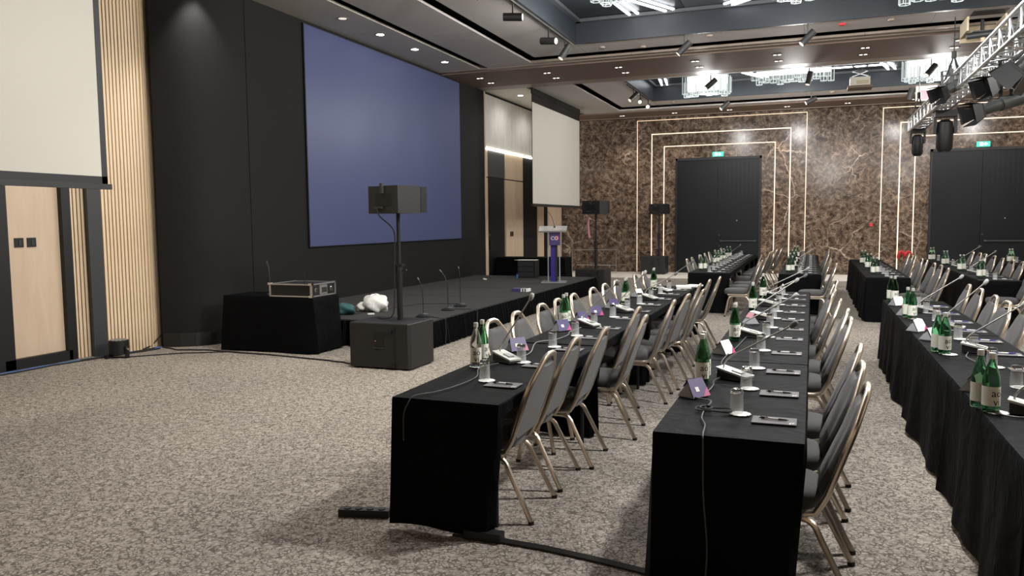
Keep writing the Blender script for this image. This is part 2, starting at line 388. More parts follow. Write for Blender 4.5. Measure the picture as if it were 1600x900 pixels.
s = MB().box(LX-.14, LX-.03, 19.80, 21.05, 0, 2.93); d = struct('door_3', s, X['dark'])
part('handle', MB().box(LX-.03, LX+.03, 19.84, 19.90, 1.0, 1.25), X['black'], d)
part('lock', MB().cyl((LX-.03,19.87,1.4),(LX+.0,19.87,1.4),.03,n=8), X['chrome'], d)
s = MB().box(LX-.02, LX+.03, 19.62, 26.5, 3.68, 3.72); struct('trim_20', s, X['cove'])
for yy in (21.42, 21.56):
    solo('wall_switch', MB().box(LX,LX+.012,yy,yy+.09,1.33,1.47), X['black'], 'small %s switch plate on pale oak panel beyond the stage' % ('nearer black' if yy<21.5 else 'farther black'), 'switch')
# black wall with blue screen
bw = MB().box(LX-.4, LX, 10.12, 19.55, 0, CZ); struct('wall_left_stage', bw, X['wallblack'])
struct('trim_21', MB().box(LX-.05, LX+.015, 19.55, 19.61, 0, CZ-.02), X['tan'])
sw = thing('wall_screen', 'huge plain blue screen filling the black wall behind the stage', 'screen', (LX+.03, 14.75, 0))
part('screen_surface', MB().box(-.02,.01,-3.16,3.16,1.36,5.13), X['blue'], sw)
part('screen_edge', MB().box(-.03,.006,-3.175,3.175,1.345,5.145), X['black'], sw)
def vwall(name, pts, z0, z1, m, th=.08, parent=None):
    s = MB()
    for (x0,y0),(x1,y1) in zip(pts[:-1], pts[1:]):
        s.add([(x0,y0,z0),(x1,y1,z0),(x1,y1,z1),(x0,y0,z1),(x0-th,y0+th,z0),(x1-th,y1+th,z0),(x1-th,y1+th,z1),(x0-th,y0+th,z1)],
              [(0,1,2,3),(7,6,5,4),(0,4,5,1),(3,2,6,7),(0,3,7,4),(1,5,6,2)])
    return struct(name, s, m, parent)
cw = [(-8.72,8.80),(-8.50,8.90),(-8.32,9.02),(-8.20,9.18),(-8.14,9.40),(-8.12,9.68),(-8.145,10.10)]
cs = MB(); m_ = len(cw); cs.add([(x,y,0) for x,y in cw]+[(x,y,CZ) for x,y in cw]+[(x-.1,y+.06,0) for x,y in cw]+[(x-.1,y+.06,CZ) for x,y in cw],
   [(i,i+1,m_+i+1,m_+i) for i in range(m_-1)]+[(2*m_+i+1,2*m_+i,3*m_+i,3*m_+i+1) for i in range(m_-1)]+[(0,m_,3*m_,2*m_)])
struct('wall_left_corner', cs, X['wallblack'], None, True)
vwall('baseboard_left', [(x+.015,y-.015) for x,y in cw[:6]], 0, .20, X['blackm'], .01)
# slatted oak walls: every slat is a piece
sl = vwall('wall_left_slats', [(-9.17,7.55),(-9.08,7.88),(-9.0,7.92),(-8.95,8.0),(-8.90,8.4),(-8.88,8.72),(-8.93,8.98),(-9.1,9.15)], 0, CZ, X['slatback'], .06)
slm = MB().box(-.0175,.0175,0,.035,0,CZ-.01).mesh('slat', X['slat'])
def run_slats(pts, pitch):
    P = [Vector((*p,0)) for p in pts]; d = 0; i = 0; pos = []
    seg = [(P[k], P[k+1], (P[k+1]-P[k]).length) for k in range(len(P)-1)]; tot = sum(q[2] for q in seg); t = pitch/2
    while t < tot:
        acc = 0
        for a, b, l in seg:
            if t <= acc+l: q = a+(b-a)*((t-acc)/l); dr = b-a; break
            acc += l
        o = link('slat', slm, sl); o.location = q; o.rotation_euler = (0,0,math.atan2(dr.y,dr.x)+math.pi); t += pitch
run_slats([(-9.165,7.60),(-9.10,7.87)], .05)
run_slats([(-8.945,8.02),(-8.895,8.4),(-8.875,8.72),(-8.925,8.98),(-9.02,9.08)], .053)
s = MB().obox((-9.0,7.95,CZ/2),(.12,.17,CZ),(0,0,-.3)); struct('trim_22', s, X['cofgrey'])
# side door / display niche at far left
d = bpy.data.objects.new('door_4', None); COL.objects.link(d); d['kind'] = 'structure'; d.location = (-9.12,0,0)
part('door_frame', MB().box(-.06,.05,7.55,7.68,0,CZ).box(-.06,.05,6.66,6.80,0,CZ).box(-.06,.05,6.66,7.6,0,.13).box(-.06,.05,6.66,7.6,2.9,CZ), X['black'], d)
part('door_panel', MB().box(-.05,-.02,6.78,7.57,.12,2.95), X['tan'], d)
for yy in (6.92, 7.09):
    s = thing('light_switch', 'black square light switch on the pale door panel, %s of the pair' % ('left' if yy<7 else 'right'), 'switch', (-9.14, yy, 1.50))
    part('plate', MB().box(0,.012,0,.12,0,.115), X['black'], s); part('rocker', MB().box(.012,.018,.055,.085,.025,.09), X['cofgrey'], s)
struct('wall_left_near', MB().box(-9.3,-9.2,-3.2,6.66,0,CZ), X['tan'])
struct('trim_23', MB().box(-9.2,-9.06,6.40,6.66,0,CZ), X['black'])

# ---- ceiling
ce = bpy.data.objects.new('ceiling', None); COL.objects.link(ce); ce['kind'] = 'structure'
def cpan(x0,x1,y0,y1,m='ceil',z=CZ,th=.04,name='ceiling_panel'):
    return struct(name, MB().box(x0,x1,y0,y1,z,z+th), X[m], ce)
def splity(x0,x1,y0,y1,step,m='ceil'):
    k = max(1, round((y1-y0)/step)); h = (y1-y0)/k
    for i in range(k): cpan(x0+.004,x1-.004,y0+i*h+.004,y0+(i+1)*h-.004,m)
struct('ceiling_slab', MB().box(-11,10.2,-3.4,27.2,CZ+.62,CZ+.8), X['slot'], ce)
struct('slot_backing', MB().box(-10.4,-4.4,-3.2,27,CZ+.16,CZ+.2).box(6.1,10.2,-3.2,27,CZ+.16,CZ+.2).box(-4.4,6.1,15.2,19.5,CZ+.16,CZ+.2).box(-4.4,6.1,23.2,27,CZ+.16,CZ+.2), X['slot'], ce)
splity(-10.4,-7.09,-3.2,16.8,4.0,'ceil2')
splity(-6.89,-5.80,-3.2,16.8,3.3); splity(-5.55,-4.42,-3.2,16.1,4.8)
for a in range(5): cpan(-4.4+a*2.1,-4.4+(a+1)*2.1-.006,15.2,16.1)
cpan(6.1,7.25,-3.2,16.1); cpan(7.5,10.2,-3.2,16.8)
for a in range(6): cpan(-5.8+a*2.22,-5.8+(a+1)*2.22-.006,16.6,16.8,'tanlip')
# bronze beam
cpan(-8.2,10.2,16.8,17.0,'tanlip',CZ-.01,.1,'beam_lip'); cpan(-8.2,10.2,19.0,19.55,'tanlip',CZ-.01,.1,'beam_lip')
cpan(-8.2,10.2,17.03,18.97,'brown',CZ-.03,.1,'beam_soffit')
# far bay
splity(-8.2,-6.98,19.56,25.2,2.8,'ceil2'); splity(-6.90,-5.75,19.56,24.9,2.7); splity(-5.5,-4.42,19.56,24.15,2.3)
for a in range(5): cpan(-4.4+a*2.1,-4.4+(a+1)*2.1-.006,23.2,24.15)
cpan(6.1,7.25,19.56,24.15); cpan(7.5,10.2,19.56,25)
cpan(-8.2,10.2,24.9,25.2,'ceil'); cpan(-8.2,10.2,25.22,26.42,'brown',CZ-.03,.1,'cove_soffit'); cpan(-8.2,10.2,26.42,26.5,'tanlip',CZ-.05,.1,'cove_lip')
def coffer(x0,x1,y0,y1,h=.42):
    t = .05; z0 = CZ-.02; z1 = CZ+h
    s = MB().box(x0-t,x0,y0-t,y1+t,z0,z1).box(x1,x1+t,y0-t,y1+t,z0,z1).box(x0,x1,y0-t,y0,z0,z1).box(x0,x1,y1,y1+t,z0,z1)
    struct('coffer_fascia', s, X['coffer'], ce)
    s = MB().box(x0-t-.03,x0-t,y0-t,y1+t,z0,z0+.03).box(x0-t,x1+t,y1+t,y1+t+.03,z0,z0+.03).box(x0-t,x1+t,y0-t-.03,y0-t,z0,z0+.03)
    struct('coffer_edge', s, X['alu'], ce)
    s = MB().box(x0,x0+.10,y0,y1,z1-.05,z1+.01).box(x1-.10,x1,y0,y1,z1-.05,z1+.01).box(x0,x1,y0,y0+.10,z1-.05,z1+.01).box(x0,x1,y1-.10,y1,z1-.05,z1+.01)
    struct('coffer_cornice', s, X['cofgrey'], ce)
    nx = 5; w = (x1-x0)/nx
    for i in range(nx):
        struct('coffer_panel', MB().box(x0+i*w+.006,x0+(i+1)*w-.006,y0,y1,z1+.02,z1+.06), X['coffer'] if i%2 == 0 else X['cofgrey'], ce)
coffer(-4.35, 6.05, 3.0, 15.15); coffer(-4.35, 6.05, 19.62, 23.15)
def led(pts, label):
    s = MB()
    for a, b in pts: s.bar((*a, CZ+.40), (*b, CZ+.40), .04, .03)
    solo('led_tube_light', s, X['led'], label, 'light')
def dbl(a, b, off):
    a = Vector(a); b = Vector(b); d = (b-a).normalized(); n_ = Vector((-d.y, d.x))*off
    return [(tuple(a), tuple(b)), (tuple(a+n_), tuple(b+n_))]
led(dbl((-3.75,12.2),(-2.45,14.95),.17), 'long pair of white LED tubes slanting in the near ceiling coffer, left')
led(dbl((-3.2,14.1),(-3.12,15.0),.16), 'short pair of white LED tubes by the near coffer edge')
led(dbl((-1.55,14.95),(.3,13.4),.17), 'pair of white LED tubes rising to the right in near ceiling coffer')
led(dbl((-3.72,21.0),(-3.95,23.1),.15), 'short vertical pair of LED tubes at left end of far ceiling coffer')
led(dbl((-2.1,20.9),(-1.2,23.0),.14), 'pair of LED tubes between the two left far chandeliers')
led([((-.2,22.3),(1.6,22.3))], 'single straight LED tube behind the ceiling projector lift')
led(dbl((1.45,21.0),(1.95,23.1),.16), 'slanting pair of LED tubes left of the brightest far chandelier')

# downlights
def downlight(x, y, m, label, r=.085, group=None):
    o = thing('downlight', label, 'light', (x, y, CZ), 0, group)
    part('rim', MB().lathe([(r*.8,-.004),(r*1.15,-.006),(r*1.2,0),(r*.8,.002)],20), X['tanlip'], o)
    part('lens', MB().cyl((0,0,-.006),(0,0,-.001),r*.82,n=20), X[m], o); return o
for i, (x, y, m, t) in enumerate(((-7.48,10.4,'lampdim','unlit'),(-7.48,11.8,'lampdim','unlit'),(-7.48,13.05,'lamp','lit'),(-7.48,14.41,'lamp','lit'),(-7.48,15.79,'lamp','lit'))):
    downlight(x, y, m, '%s round recessed downlight, %s along the soffit over the blue screen' % (t, ORD[i]))
downlight(-7.55,20.73,'lamp','bright round downlight over the alcove beyond the blue screen, nearer')
downlight(-7.55,22.6,'lamp','bright round downlight over the alcove beyond the blue screen, farther')
def slotlight(x, y, z, label, grp):
    o = thing('recessed_spotlight', label, 'light', (x, y, z), 0, grp)
    part('housing', MB().box(-.10,.10,-.045,.045,-.008,.0), X['slot'], o)
    part('lens', MB().cyl((-.045,0,-.012),(-.045,0,-.007),.033,n=10), X['lampmid'], o); part('lens', MB().cyl((.045,0,-.012),(.045,0,-.007),.033,n=10), X['lampmid'], o)
for k in range(7):
    for j, y in enumerate((17.7, 18.4)):
        slotlight(-7.47+1.68*k, y, CZ-.03, 'small twin spotlight in the bronze beam, %s from left, %s line' % (ORD[k], ('near','far')[j]), 'spotlights in the bronze beam')
for k in range(7):
    slotlight(-5.88+1.70*k, 25.85, CZ-.03, 'small twin spotlight in the ledge above the marble wall, %s from left' % ORD[k], 'spotlights above the marble wall')
for i,(x,y) in enumerate(((-3.97,15.67),(-3.21,15.95),(-1.87,15.5),(.43,15.54),(1.22,15.53),(.45,23.6),(-3.87,23.66))):
    solo('smoke_detector', MB().lathe([(0,-.03),(.05,-.03),(.06,-.01),(.06,0)],14), X['red'] if i==3 else X['tanlip'], 'small round ceiling %s on the strip beside the coffer, %s in order' % ('sounder in dark red' if i==3 else 'detector', ORD[i]), 'detector', loc=(x,y,CZ))

# track spotlights: black cylinders on stems
def track_spot(x, y, aim, label, L=.30, r=.062, lit='lampdim', stem=.16):
    o = thing('track_spotlight', label, 'light', (x, y, CZ), 0, 'black cylinder track spotlights')
    a = Vector(aim).normalized(); c = Vector((0,0,-stem-.09))
    part('stem', MB().cyl((0,0,0),(0,0,-stem-.05),.011,n=6).bar((0,0,-.05),c-a*.0+Vector((0,0,.05)),.02), X['black'], o)
    part('can', MB().cyl(c-a*L/2, c+a*L/2, r, n=18), X['blackm'], o, True)
    part('lens', MB().cyl(c+a*(L/2+.001), c+a*(L/2+.006), r*.82, n=18), X[lit], o)
TS = [(-4.49,10.35,(.75,.4,-.5)),(-4.45,11.9,(.97,.2,-.05)),(-4.45,13.7,(.96,-.2,-.12)),(-4.45,14.7,(-.45,-.35,-.85)),(-2.3,15.26,(-.75,-.15,-.75)),(-.14,15.26,(-.7,-.2,-.75)),
      (-4.4,20.66,(-.6,-.6,-.7)),(-4.38,21.44,(.1,-.95,-.3)),(-4.38,22.52,(.1,-.9,-.2)),(-2.3,19.45,(-.75,-.3,-.7)),(-.13,19.6,(-.2,-.2,-1)),(-2.36,23.25,(-.7,-.4,-.7)),(-.09,23.3,(-.85,-.2,-.4)),(2.35,19.6,(-.6,-.3,-.75))]
TL = ['on the near coffer left edge, first and nearest','on the near coffer left edge, second, pointing right','on the near coffer left edge, third, pointing right','at the near coffer corner, tilted down left','below near coffer far edge, over the left doors','below near coffer far edge, over mid beam',
      'on far bay track, first of three by the hanging screen','on far bay track, second of three','on far bay track, third and farthest of three','before the bright left far chandelier','before the middle far chandelier','just above the marble over left doors','just above the marble between the doors','before the brightest right far chandelier']
for (x,y,a),l in zip(TS, TL): track_spot(x, y, a, 'black cylinder spotlight '+l)
solo('ceiling_track', MB().box(-4.46,-4.42,20.1,22.9,CZ-.03,CZ), X['black'], 'black lighting track along the left side of the far ceiling coffer', 'track')
solo('ceiling_track', MB().box(-4.47,-4.43,8.0,15.0,CZ-.03,CZ), X['black'], 'black lighting track along the left side of the near ceiling coffer', 'track')

# chandeliers of hexagonal crystal tubes
def crystal_mesh(h):
    s = MB(); R = .08
    P = [(R*math.cos(math.pi/3*i), R*math.sin(math.pi/3*i)) for i in range(6)]
    for i in range(6):
        a, b = P[i], P[(i+1)%6]
        s.add([(*a,0),(*b,0),(*b,-h),(*a,-h)], [(0,1,2,3)], 0)
        s.bar((*a,0),(*a,-h),.009,mi=1); s.bar((*a,-h),(*b,-h),.009,mi=1)
    return s.mesh('crystal', [X['cryface'], X['cryedge']])
CRY = [crystal_mesh(h) for h in (.30,.38,.46)]
def chandelier(x0, x1, y, zb, label, rows=3, bright=False):
    o = thing('crystal_chandelier', label, 'chandelier', ((x0+x1)/2, y, 0), 0, 'crystal tube chandeliers'); w = (x1-x0)/2
    part('mounting_plate', MB().box(-w,w,-.25,.25,CZ+.34,CZ+.44), X['chrome'], o)
    zt = CZ+.34
    part('light_core', MB().box(-w+.1,w-.1,-.12,.12,zb+.16 if bright else CZ+.22,zt), X['crybright'], o)
    s = MB(); rnd = random.Random(int(x0*100)+7); nx = max(3, int((x1-x0)/.165))
    for j in range(rows):
        for i in range(nx):
            px = -w+.06+(i+.5*(j%2))*(2*w-.06)/nx; py = -.22+.44*j/max(rows-1,1)
            me = CRY[rnd.randrange(3)]; h = (.30,.38,.46)[CRY.index(me)]
            q = link('crystal', me, o); zz = zb+h+rnd.uniform(0,.10)+.05*abs(math.sin(px*3+j)); q.location = (px, py, zz); q.rotation_euler = (0,0,rnd.uniform(0,1))
            s.cyl((px,py,zz),(px,py,zt),.004,n=4)
    part('suspension_wires', s, X['alu'], o)['kind'] = 'stuff'
chandelier(-3.2,-2.02,21.3,4.93,'brightly lit crystal chandelier hanging above the left black doors, far bay', 4, True)
chandelier(-1.5,.46,21.6,5.17,'long clear crystal chandelier in the middle of the far bay', 2)
chandelier(1.95,3.6,21.3,4.93,'brightest crystal chandelier beside the lighting truss, far bay', 4, True)
chandelier(4.9,6.0,21.3,4.93,'crystal chandelier at the right end of the far bay', 3, True)
chandelier(-3.38,-2.86,12.9,5.2,'crystal chandelier at the top of the picture, left, in the near coffer', 2)
chandelier(-.65,.0,12.9,4.97,'small crystal chandelier at top of picture, middle of near coffer', 2)
chandelier(1.05,3.0,12.9,4.80,'wide crystal chandelier at top right in the near coffer', 2)

# ================================================================ hanging projection screens
def hang_screen(y0, y1, z0, z1, bw_, label):
    o = thing('projection_screen', label, 'screen', (-6.84, (y0+y1)/2, 0)); w = (y1-y0)/2
    part('canvas', MB().box(-.004,.004,-w+bw_,w-bw_,z0+bw_*1.15,z1), X['canvas'], o)
    part('border', MB().box(-.005,.006,-w,-w+bw_,z0,CZ-.15).box(-.005,.006,w-bw_,w,z0,CZ-.15).box(-.005,.006,-w,w,z0,z0+bw_*1.15).box(-.005,.006,-w,w,z1,CZ-.15), X['black'], o)
    part('bottom_bar', MB().box(-.03,.03,-w-.03,w+.03,z0-.05,z0+.005), X['blackm'], o)
    part('roller_case', MB().box(-.022,.022,-w-.0,w+.0,CZ-.15,CZ-.002), X['black'], o)
hang_screen(19.62,24.12,2.20,4.84,.02,'white projection screen hanging beside the marble wall, beyond the blue screen')
hang_screen(1.7,6.25,2.18,4.98,.07,'large off-white projection screen hanging at the upper left, before the oak slats')

# ================================================================ stage
st = thing('stage', 'low black stage platform with pleated skirt in front of the blue screen', 'stage', (0,0,0))
part('deck', MB().box(LX+.01,-4.96,9.72,18.85,.33,.38), X['stage'], st)
s = MB()
def pleats(s, a, b, z0, z1, amp=.042, pitch=.125, seed=0):
    rnd = random.Random(seed); a = Vector((*a,0)); b = Vector((*b,0)); d = b-a; L = d.length; d.normalize(); nrm = Vector((d.y,-d.x,0))
    n = int(L/(pitch/4)); top = []; mid = []; bot = []
    ph = 0
    for i in range(n+1):
        t = i/n*L; ph += .25*2*math.pi*rnd.uniform(.6,1.4)/1.0*.9 if False else 2*math.pi/4*rnd.uniform(.75,1.25)
        w = math.sin(ph)
        p = a+d*t
        top.append((*(p+nrm*amp*.35*w).xy, z1)); mid.append((*(p+nrm*amp*(.9*w+.3)).xy, (z0+z1)/2)); bot.append((*(p+nrm*amp*(1.3*w+.5)).xy, z0))
    P = top+mid+bot; m_ = n+1
    F = [(i,i+1,m_+i+1,m_+i) for i in range(n)]+[(m_+i,m_+i+1,2*m_+i+1,2*m_+i) for i in range(n)]
    s.add(P, F)
pleats(s, (LX+.1,9.70), (-4.94,9.70), .01, .365, seed=1); pleats(s, (-4.94,9.70), (-4.94,18.87), .01, .365, seed=2)
pleats(s, (-4.94,18.87), (LX+.1,18.87), .01, .365, seed=5)
part('skirt', s, X['cloth'], st, True)
# thin seams between deck boards
for k in range(1,5): part('deck_joint', MB().box(LX+.05,-4.97,9.72+k*1.83,9.728+k*1.83,.378,.3815), X['black'], st)

def gooseneck_stand(x, y, h, lean, label, z=.38):
    o = thing('gooseneck_microphone', label, 'microphone', (x,y,z), 0, 'black gooseneck microphones on the stage edge')
    part('base', MB().lathe([(0,0),(.10,0),(.11,.012),(.075,.03),(.03,.04),(0,.04)],16), X['black'], o, True)
    part('switch_plate', MB().box(.0,.07,-.03,.03,.036,.05), X['alu'], o)
    part('gooseneck', MB().rope([(0,0,.03),(0,0,h*.4),(lean*.1,0,h*.7),(lean*.5,0,h*.88),(lean,.0,h)],.006,n=6), X['black'], o, True)
    part('capsule', MB().cyl((lean,0,h),(lean*1.35,0,h+.035),.009,n=8), X['foam'], o, True)
gooseneck_stand(-5.30,10.31,.54,-.06,'thin black gooseneck microphone standing at stage edge, nearest of three')
gooseneck_stand(-5.32,11.20,.60,-.10,'thin black gooseneck microphone standing at stage edge, middle of three')
gooseneck_stand(-5.37,11.78,.62,-.02,'thin black gooseneck microphone standing at stage edge, farthest of three')
solo('microphone_cable', MB().tube([(-5.22,10.3,.39),(-5.02,10.2,.39),(-4.90,10.22,.37),(-4.88,10.2,.2),(-4.87,10.15,.01)],.006,n=5), X['rubber'], 'black cable dropping over the stage edge below the nearest stage microphone', 'cable')
solo('microphone_cable', MB().tube([(-5.25,11.3,.39),(-5.02,11.35,.39),(-4.90,11.4,.36),(-4.87,11.3,.2),(-4.86,11.2,.01)],.006,n=5), X['rubber'], 'black cable dropping over the stage edge below the middle stage microphone', 'cable')
# crumpled white bag and teal bag
def blob(s, c, r, seed, mi=0, n=30, m=18, amp=.28):
    rnd = random.Random(seed); k = [(rnd.randint(1,6),rnd.uniform(0,6),rnd.uniform(1,6),rnd.uniform(0,6)) for _ in range(6)]; R = []
    for j in range(m):
        ph = math.pi*(j+.02)/(m-1+.04); ring = []
        for i in range(n):
            t = 2*math.pi*i/n; q = 1+amp*sum(math.sin(a*t+b)*math.sin(c_*ph+d_) for a,b,c_,d_ in k)/2.6
            ring.append((c[0]+r[0]*q*math.sin(ph)*math.cos(t), c[1]+r[1]*q*math.sin(ph)*math.sin(t), max(c[2]+r[2]*q*math.cos(ph)*-1, c[2]-r[2]*.8)))
        R.append(ring)
    s.rings(R, mi)
s = MB(); blob(s,(0,0,.11),(.21,.17,.15),11,amp=.17); blob(s,(-.2,-.02,.06),(.12,.10,.08),5,amp=.15)
solo('plastic_bag', s, X['plastic'], 'crumpled white plastic bag lying on the near corner of the stage', 'bag', smooth=True, loc=(-6.36,10.75,.38))
s = MB(); blob(s,(0,0,.075),(.20,.12,.09),3,amp=.25)
solo('fabric_bag', s, X['teal'], 'dark teal soft bag beside the white plastic bag on the stage', 'bag', smooth=True, loc=(-6.62,10.25,.38))
solo('paper_scrap', MB().obox((0,0,.01),(.10,.04,.02),(0,0,.5)), X['paper'], 'small white paper scrap in front of the plastic bag', 'paper', loc=(-6.2,10.35,.38))
solo('paper_scrap', MB().obox((0,0,.015),(.09,.06,.03),(0,.2,.4)), X['paper'], 'small pale crumb of paper far along the stage by the wall', 'paper', loc=(-7.28,17.4,.38))
solo('printed_box', MB().box(-.17,.02,-.1,.1,0,.06).box(.02,.16,-.1,.1,0,.06,1).box(.05,.075,-.101,.101,0,.061,2).box(.10,.125,-.101,.101,0,.061,2), [X['purple'],X['paper'],X['black']], 'small purple and white printed carton lying near the stage edge', 'box', loc=(-5.35,14.65,.38))
solo('stage_cable', MB().tube([(-7.0,10.6,.385),(-6.5,10.2,.385),(-6.2,11.9,.385),(-5.6,12.1,.385),(-5.5,12.05,.385)],.006,n=5), X['rubber'], 'thin black cable lying across the stage deck behind the bags', 'cable')

# ================================================================ loudspeakers
def sub_box(x0, x1, y0, y1, h, label, badge=True):
    o = thing('subwoofer', label, 'speaker', ((x0+x1)/2,(y0+y1)/2,0)); a = (x1-x0)/2; b = (y1-y0)/2; c = .03
    ring = [(-a,-b),(a-c,-b),(a,-b+c),(a,b),(-a,b)]
    part('cabinet', MB().rings([[(p[0],p[1],.02) for p in ring],[(p[0],p[1],h-.01) for p in ring],[(p[0]*.985,p[1]*.985,h) for p in ring]]), X['blackm'], o)
    part('feet', MB().box(-a+.03,-a+.08,-b+.03,-b+.08,0,.02).box(a-.08,a-.03,-b+.03,-b+.08,0,.02).box(-a+.03,-a+.08,b-.08,b-.03,0,.02).box(a-.08,a-.03,b-.08,b-.03,0,.02), X['rubber'], o)
    part('amp_panel', MB().box(-.07,.06,-b-.004,-b+.01,h*.48,h*.80), X['black'], o)
    part('panel_handle', MB().box(-.08,.07,-b-.012,-b,h*.455,h*.47), X['olive'], o)
    part('cabinet_groove', MB().box(.19,.215,-b-.003,-b+.01,.02,h-.03), X['black'], o)
    part('connector', MB().cyl((.155,-b-.03,h*.82),(.155,-b,h*.82),.022,n=10), X['black'], o); part('connector', MB().cyl((.20,-b-.03,h*.88),(.20,-b,h*.88),.018,n=10), X['black'], o); part('latch', MB().box(.12,.21,-b-.02,-b,.03,.075), X['black'], o)
    if badge:
        part('badge', MB().cyl((-.055,-b-.008,h*.61),(-.055,-b-.004,h*.61),.007,n=12), X['pink'], o)
    return o
def pole_top(x, y, h0, zt, label1, label2, rz=-.28):
    p = thing('speaker_pole', label1, 'stand', (x,y,h0))
    part('lower_tube', MB().cyl((0,0,0),(0,0,.66),.036,n=14), X['black'], p, True); part('upper_tube', MB().cyl((0,0,.66),(0,0,zt-h0),.024,n=14), X['black'], p, True)
    part('clamp', MB().cyl((0,0,.56),(0,0,.68),.045,n=14).box(-.06,.06,-.045,.045,.67,.69).cyl((.02,0,.60),(.10,0,.62),.014,n=8), X['black'], p)
    q = thing('loudspeaker', label2, 'speaker', (x,y,zt), rz); w=.25; d=.25; H=.33
    part('cabinet', MB().rings([[(-w,-d,0),(w,-d,0),(w,d*.55,0),(-w,d*.55,0)],[(-w,-d,H),(w,-d,H),(w,d*.55,H),(-w,d*.55,H)]]), X['blackm'], q)
    part('grille', MB().box(-w,w,d*.58,d,.008,H-.008), X['black'], q)
    part('amp_panel', MB().box(-.12,.14,-d-.006,-d+.01,.09,.24), X['black'], q)
    part('connector', MB().box(-.13,.0,-d-.03,-d,.06,.085), X['olive'], q); part('rigging_pin', MB().box(-.02,.02,-d-.035,-d,.24,.36), X['olive'], q)
    solo('speaker_cable', MB().rope([(x-.13,y-.30,zt+.06),(x-.10,y-.26,zt-.04),(x-.03,y-.07,zt-.2),(x-.035,y-.04,zt-.45),(x-.045,y-.045,zt-.8),(x-.05,y-.04,h0+.3),(x-.08,y-.04,h0+.06),(x-.2,y-.05,h0+.012),(x-.35,y+.05,h0+.012)],.008,n=6), X['rubber'], 'black cable running down the pole of the '+label2.split(',')[0].replace('black ',''), 'cable', smooth=True)
sub_box(-5.24,-4.42,8.24,8.86,.56,'large black subwoofer on the carpet in front of the stage, nearest')
pole_top(-4.75,8.62,.56,1.87,'black telescopic pole standing on the nearest subwoofer','black nearest loudspeaker, on a pole before the blue screen')
sub_box(-5.50,-4.74,18.98,19.6,.56,'black subwoofer beside the far end of the stage')
pole_top(-5.05,19.3,.56,1.92,'black telescopic pole on the subwoofer at the stage far end','black middle loudspeaker, on a pole before the marble wall')
sub_box(-5.20,-4.42,25.6,26.3,.58,'black subwoofer against the marble wall by the left doors', False)
pole_top(-4.66,25.9,.58,1.95,'black telescopic pole on the subwoofer by the marble wall','black farthest loudspeaker, on a pole near the left doors')

# ================================================================ lectern
le = thing('lectern', 'clear acrylic lectern with purple column and printed sign on the stage', 'lectern', (-5.42,17.0,.38), .25)
part('base_plate', MB().box(-.28,.28,-.22,.22,0,.025), X['acrylic'], le)
part('column', MB().box(-.075,.075,-.06,.06,.025,1.16), X['navy'], le)
part('side_panel', MB().box(-.135,-.12,-.12,.12,.025,1.16), X['acrylic'], le); part('side_panel', MB().box(.12,.135,-.12,.12,.025,1.16), X['acrylic'], le)
part('column_stripe', MB().box(.03,.078,-.064,-.058,.025,.84), X['black'], le)
part('sign', MB().box(-.10,.15,-.14,-.125,.84,1.16), X['purple'], le)
part('sign_artwork', MB().cyl((.07,-.143,1.0),(.07,-.14,1.0),.05,n=16).add([(.06,-.142,.86),(.15,-.142,.90),(.15,-.142,1.14),(.10,-.142,1.05)],[(0,1,2,3)]) or MB().cyl((.07,-.143,1.0),(.07,-.14,1.0),.05,n=16), X['magenta'], le)
me = textmesh('CO', .11); me.materials.append(X['paper']); o = link('lettering', me, le); o.rotation_euler = (math.pi/2,0,0); o.location = (.02,-.146,.96)
s = MB(); s.obox((-.02,-.02,1.20),(.62,.42,.015),(.30,0,0)); part('reading_desk', s, X['acrylic'], le)
part('desk_lip', MB().obox((-.02,-.215,1.145),(.62,.02,.03),(.3,0,0)), X['alu'], le)
solo('lectern_microphone', MB().tube([(0,0,0),(-.02,0,.10),(-.06,0,.22),(-.12,0,.32),(-.16,0,.36)],.006,n=6).cyl((0,0,-.01),(0,0,.03),.02,n=8), X['black'], 'thin black gooseneck microphone rising from the lectern desk', 'microphone', smooth=True, loc=(-5.40,16.98,1.62))

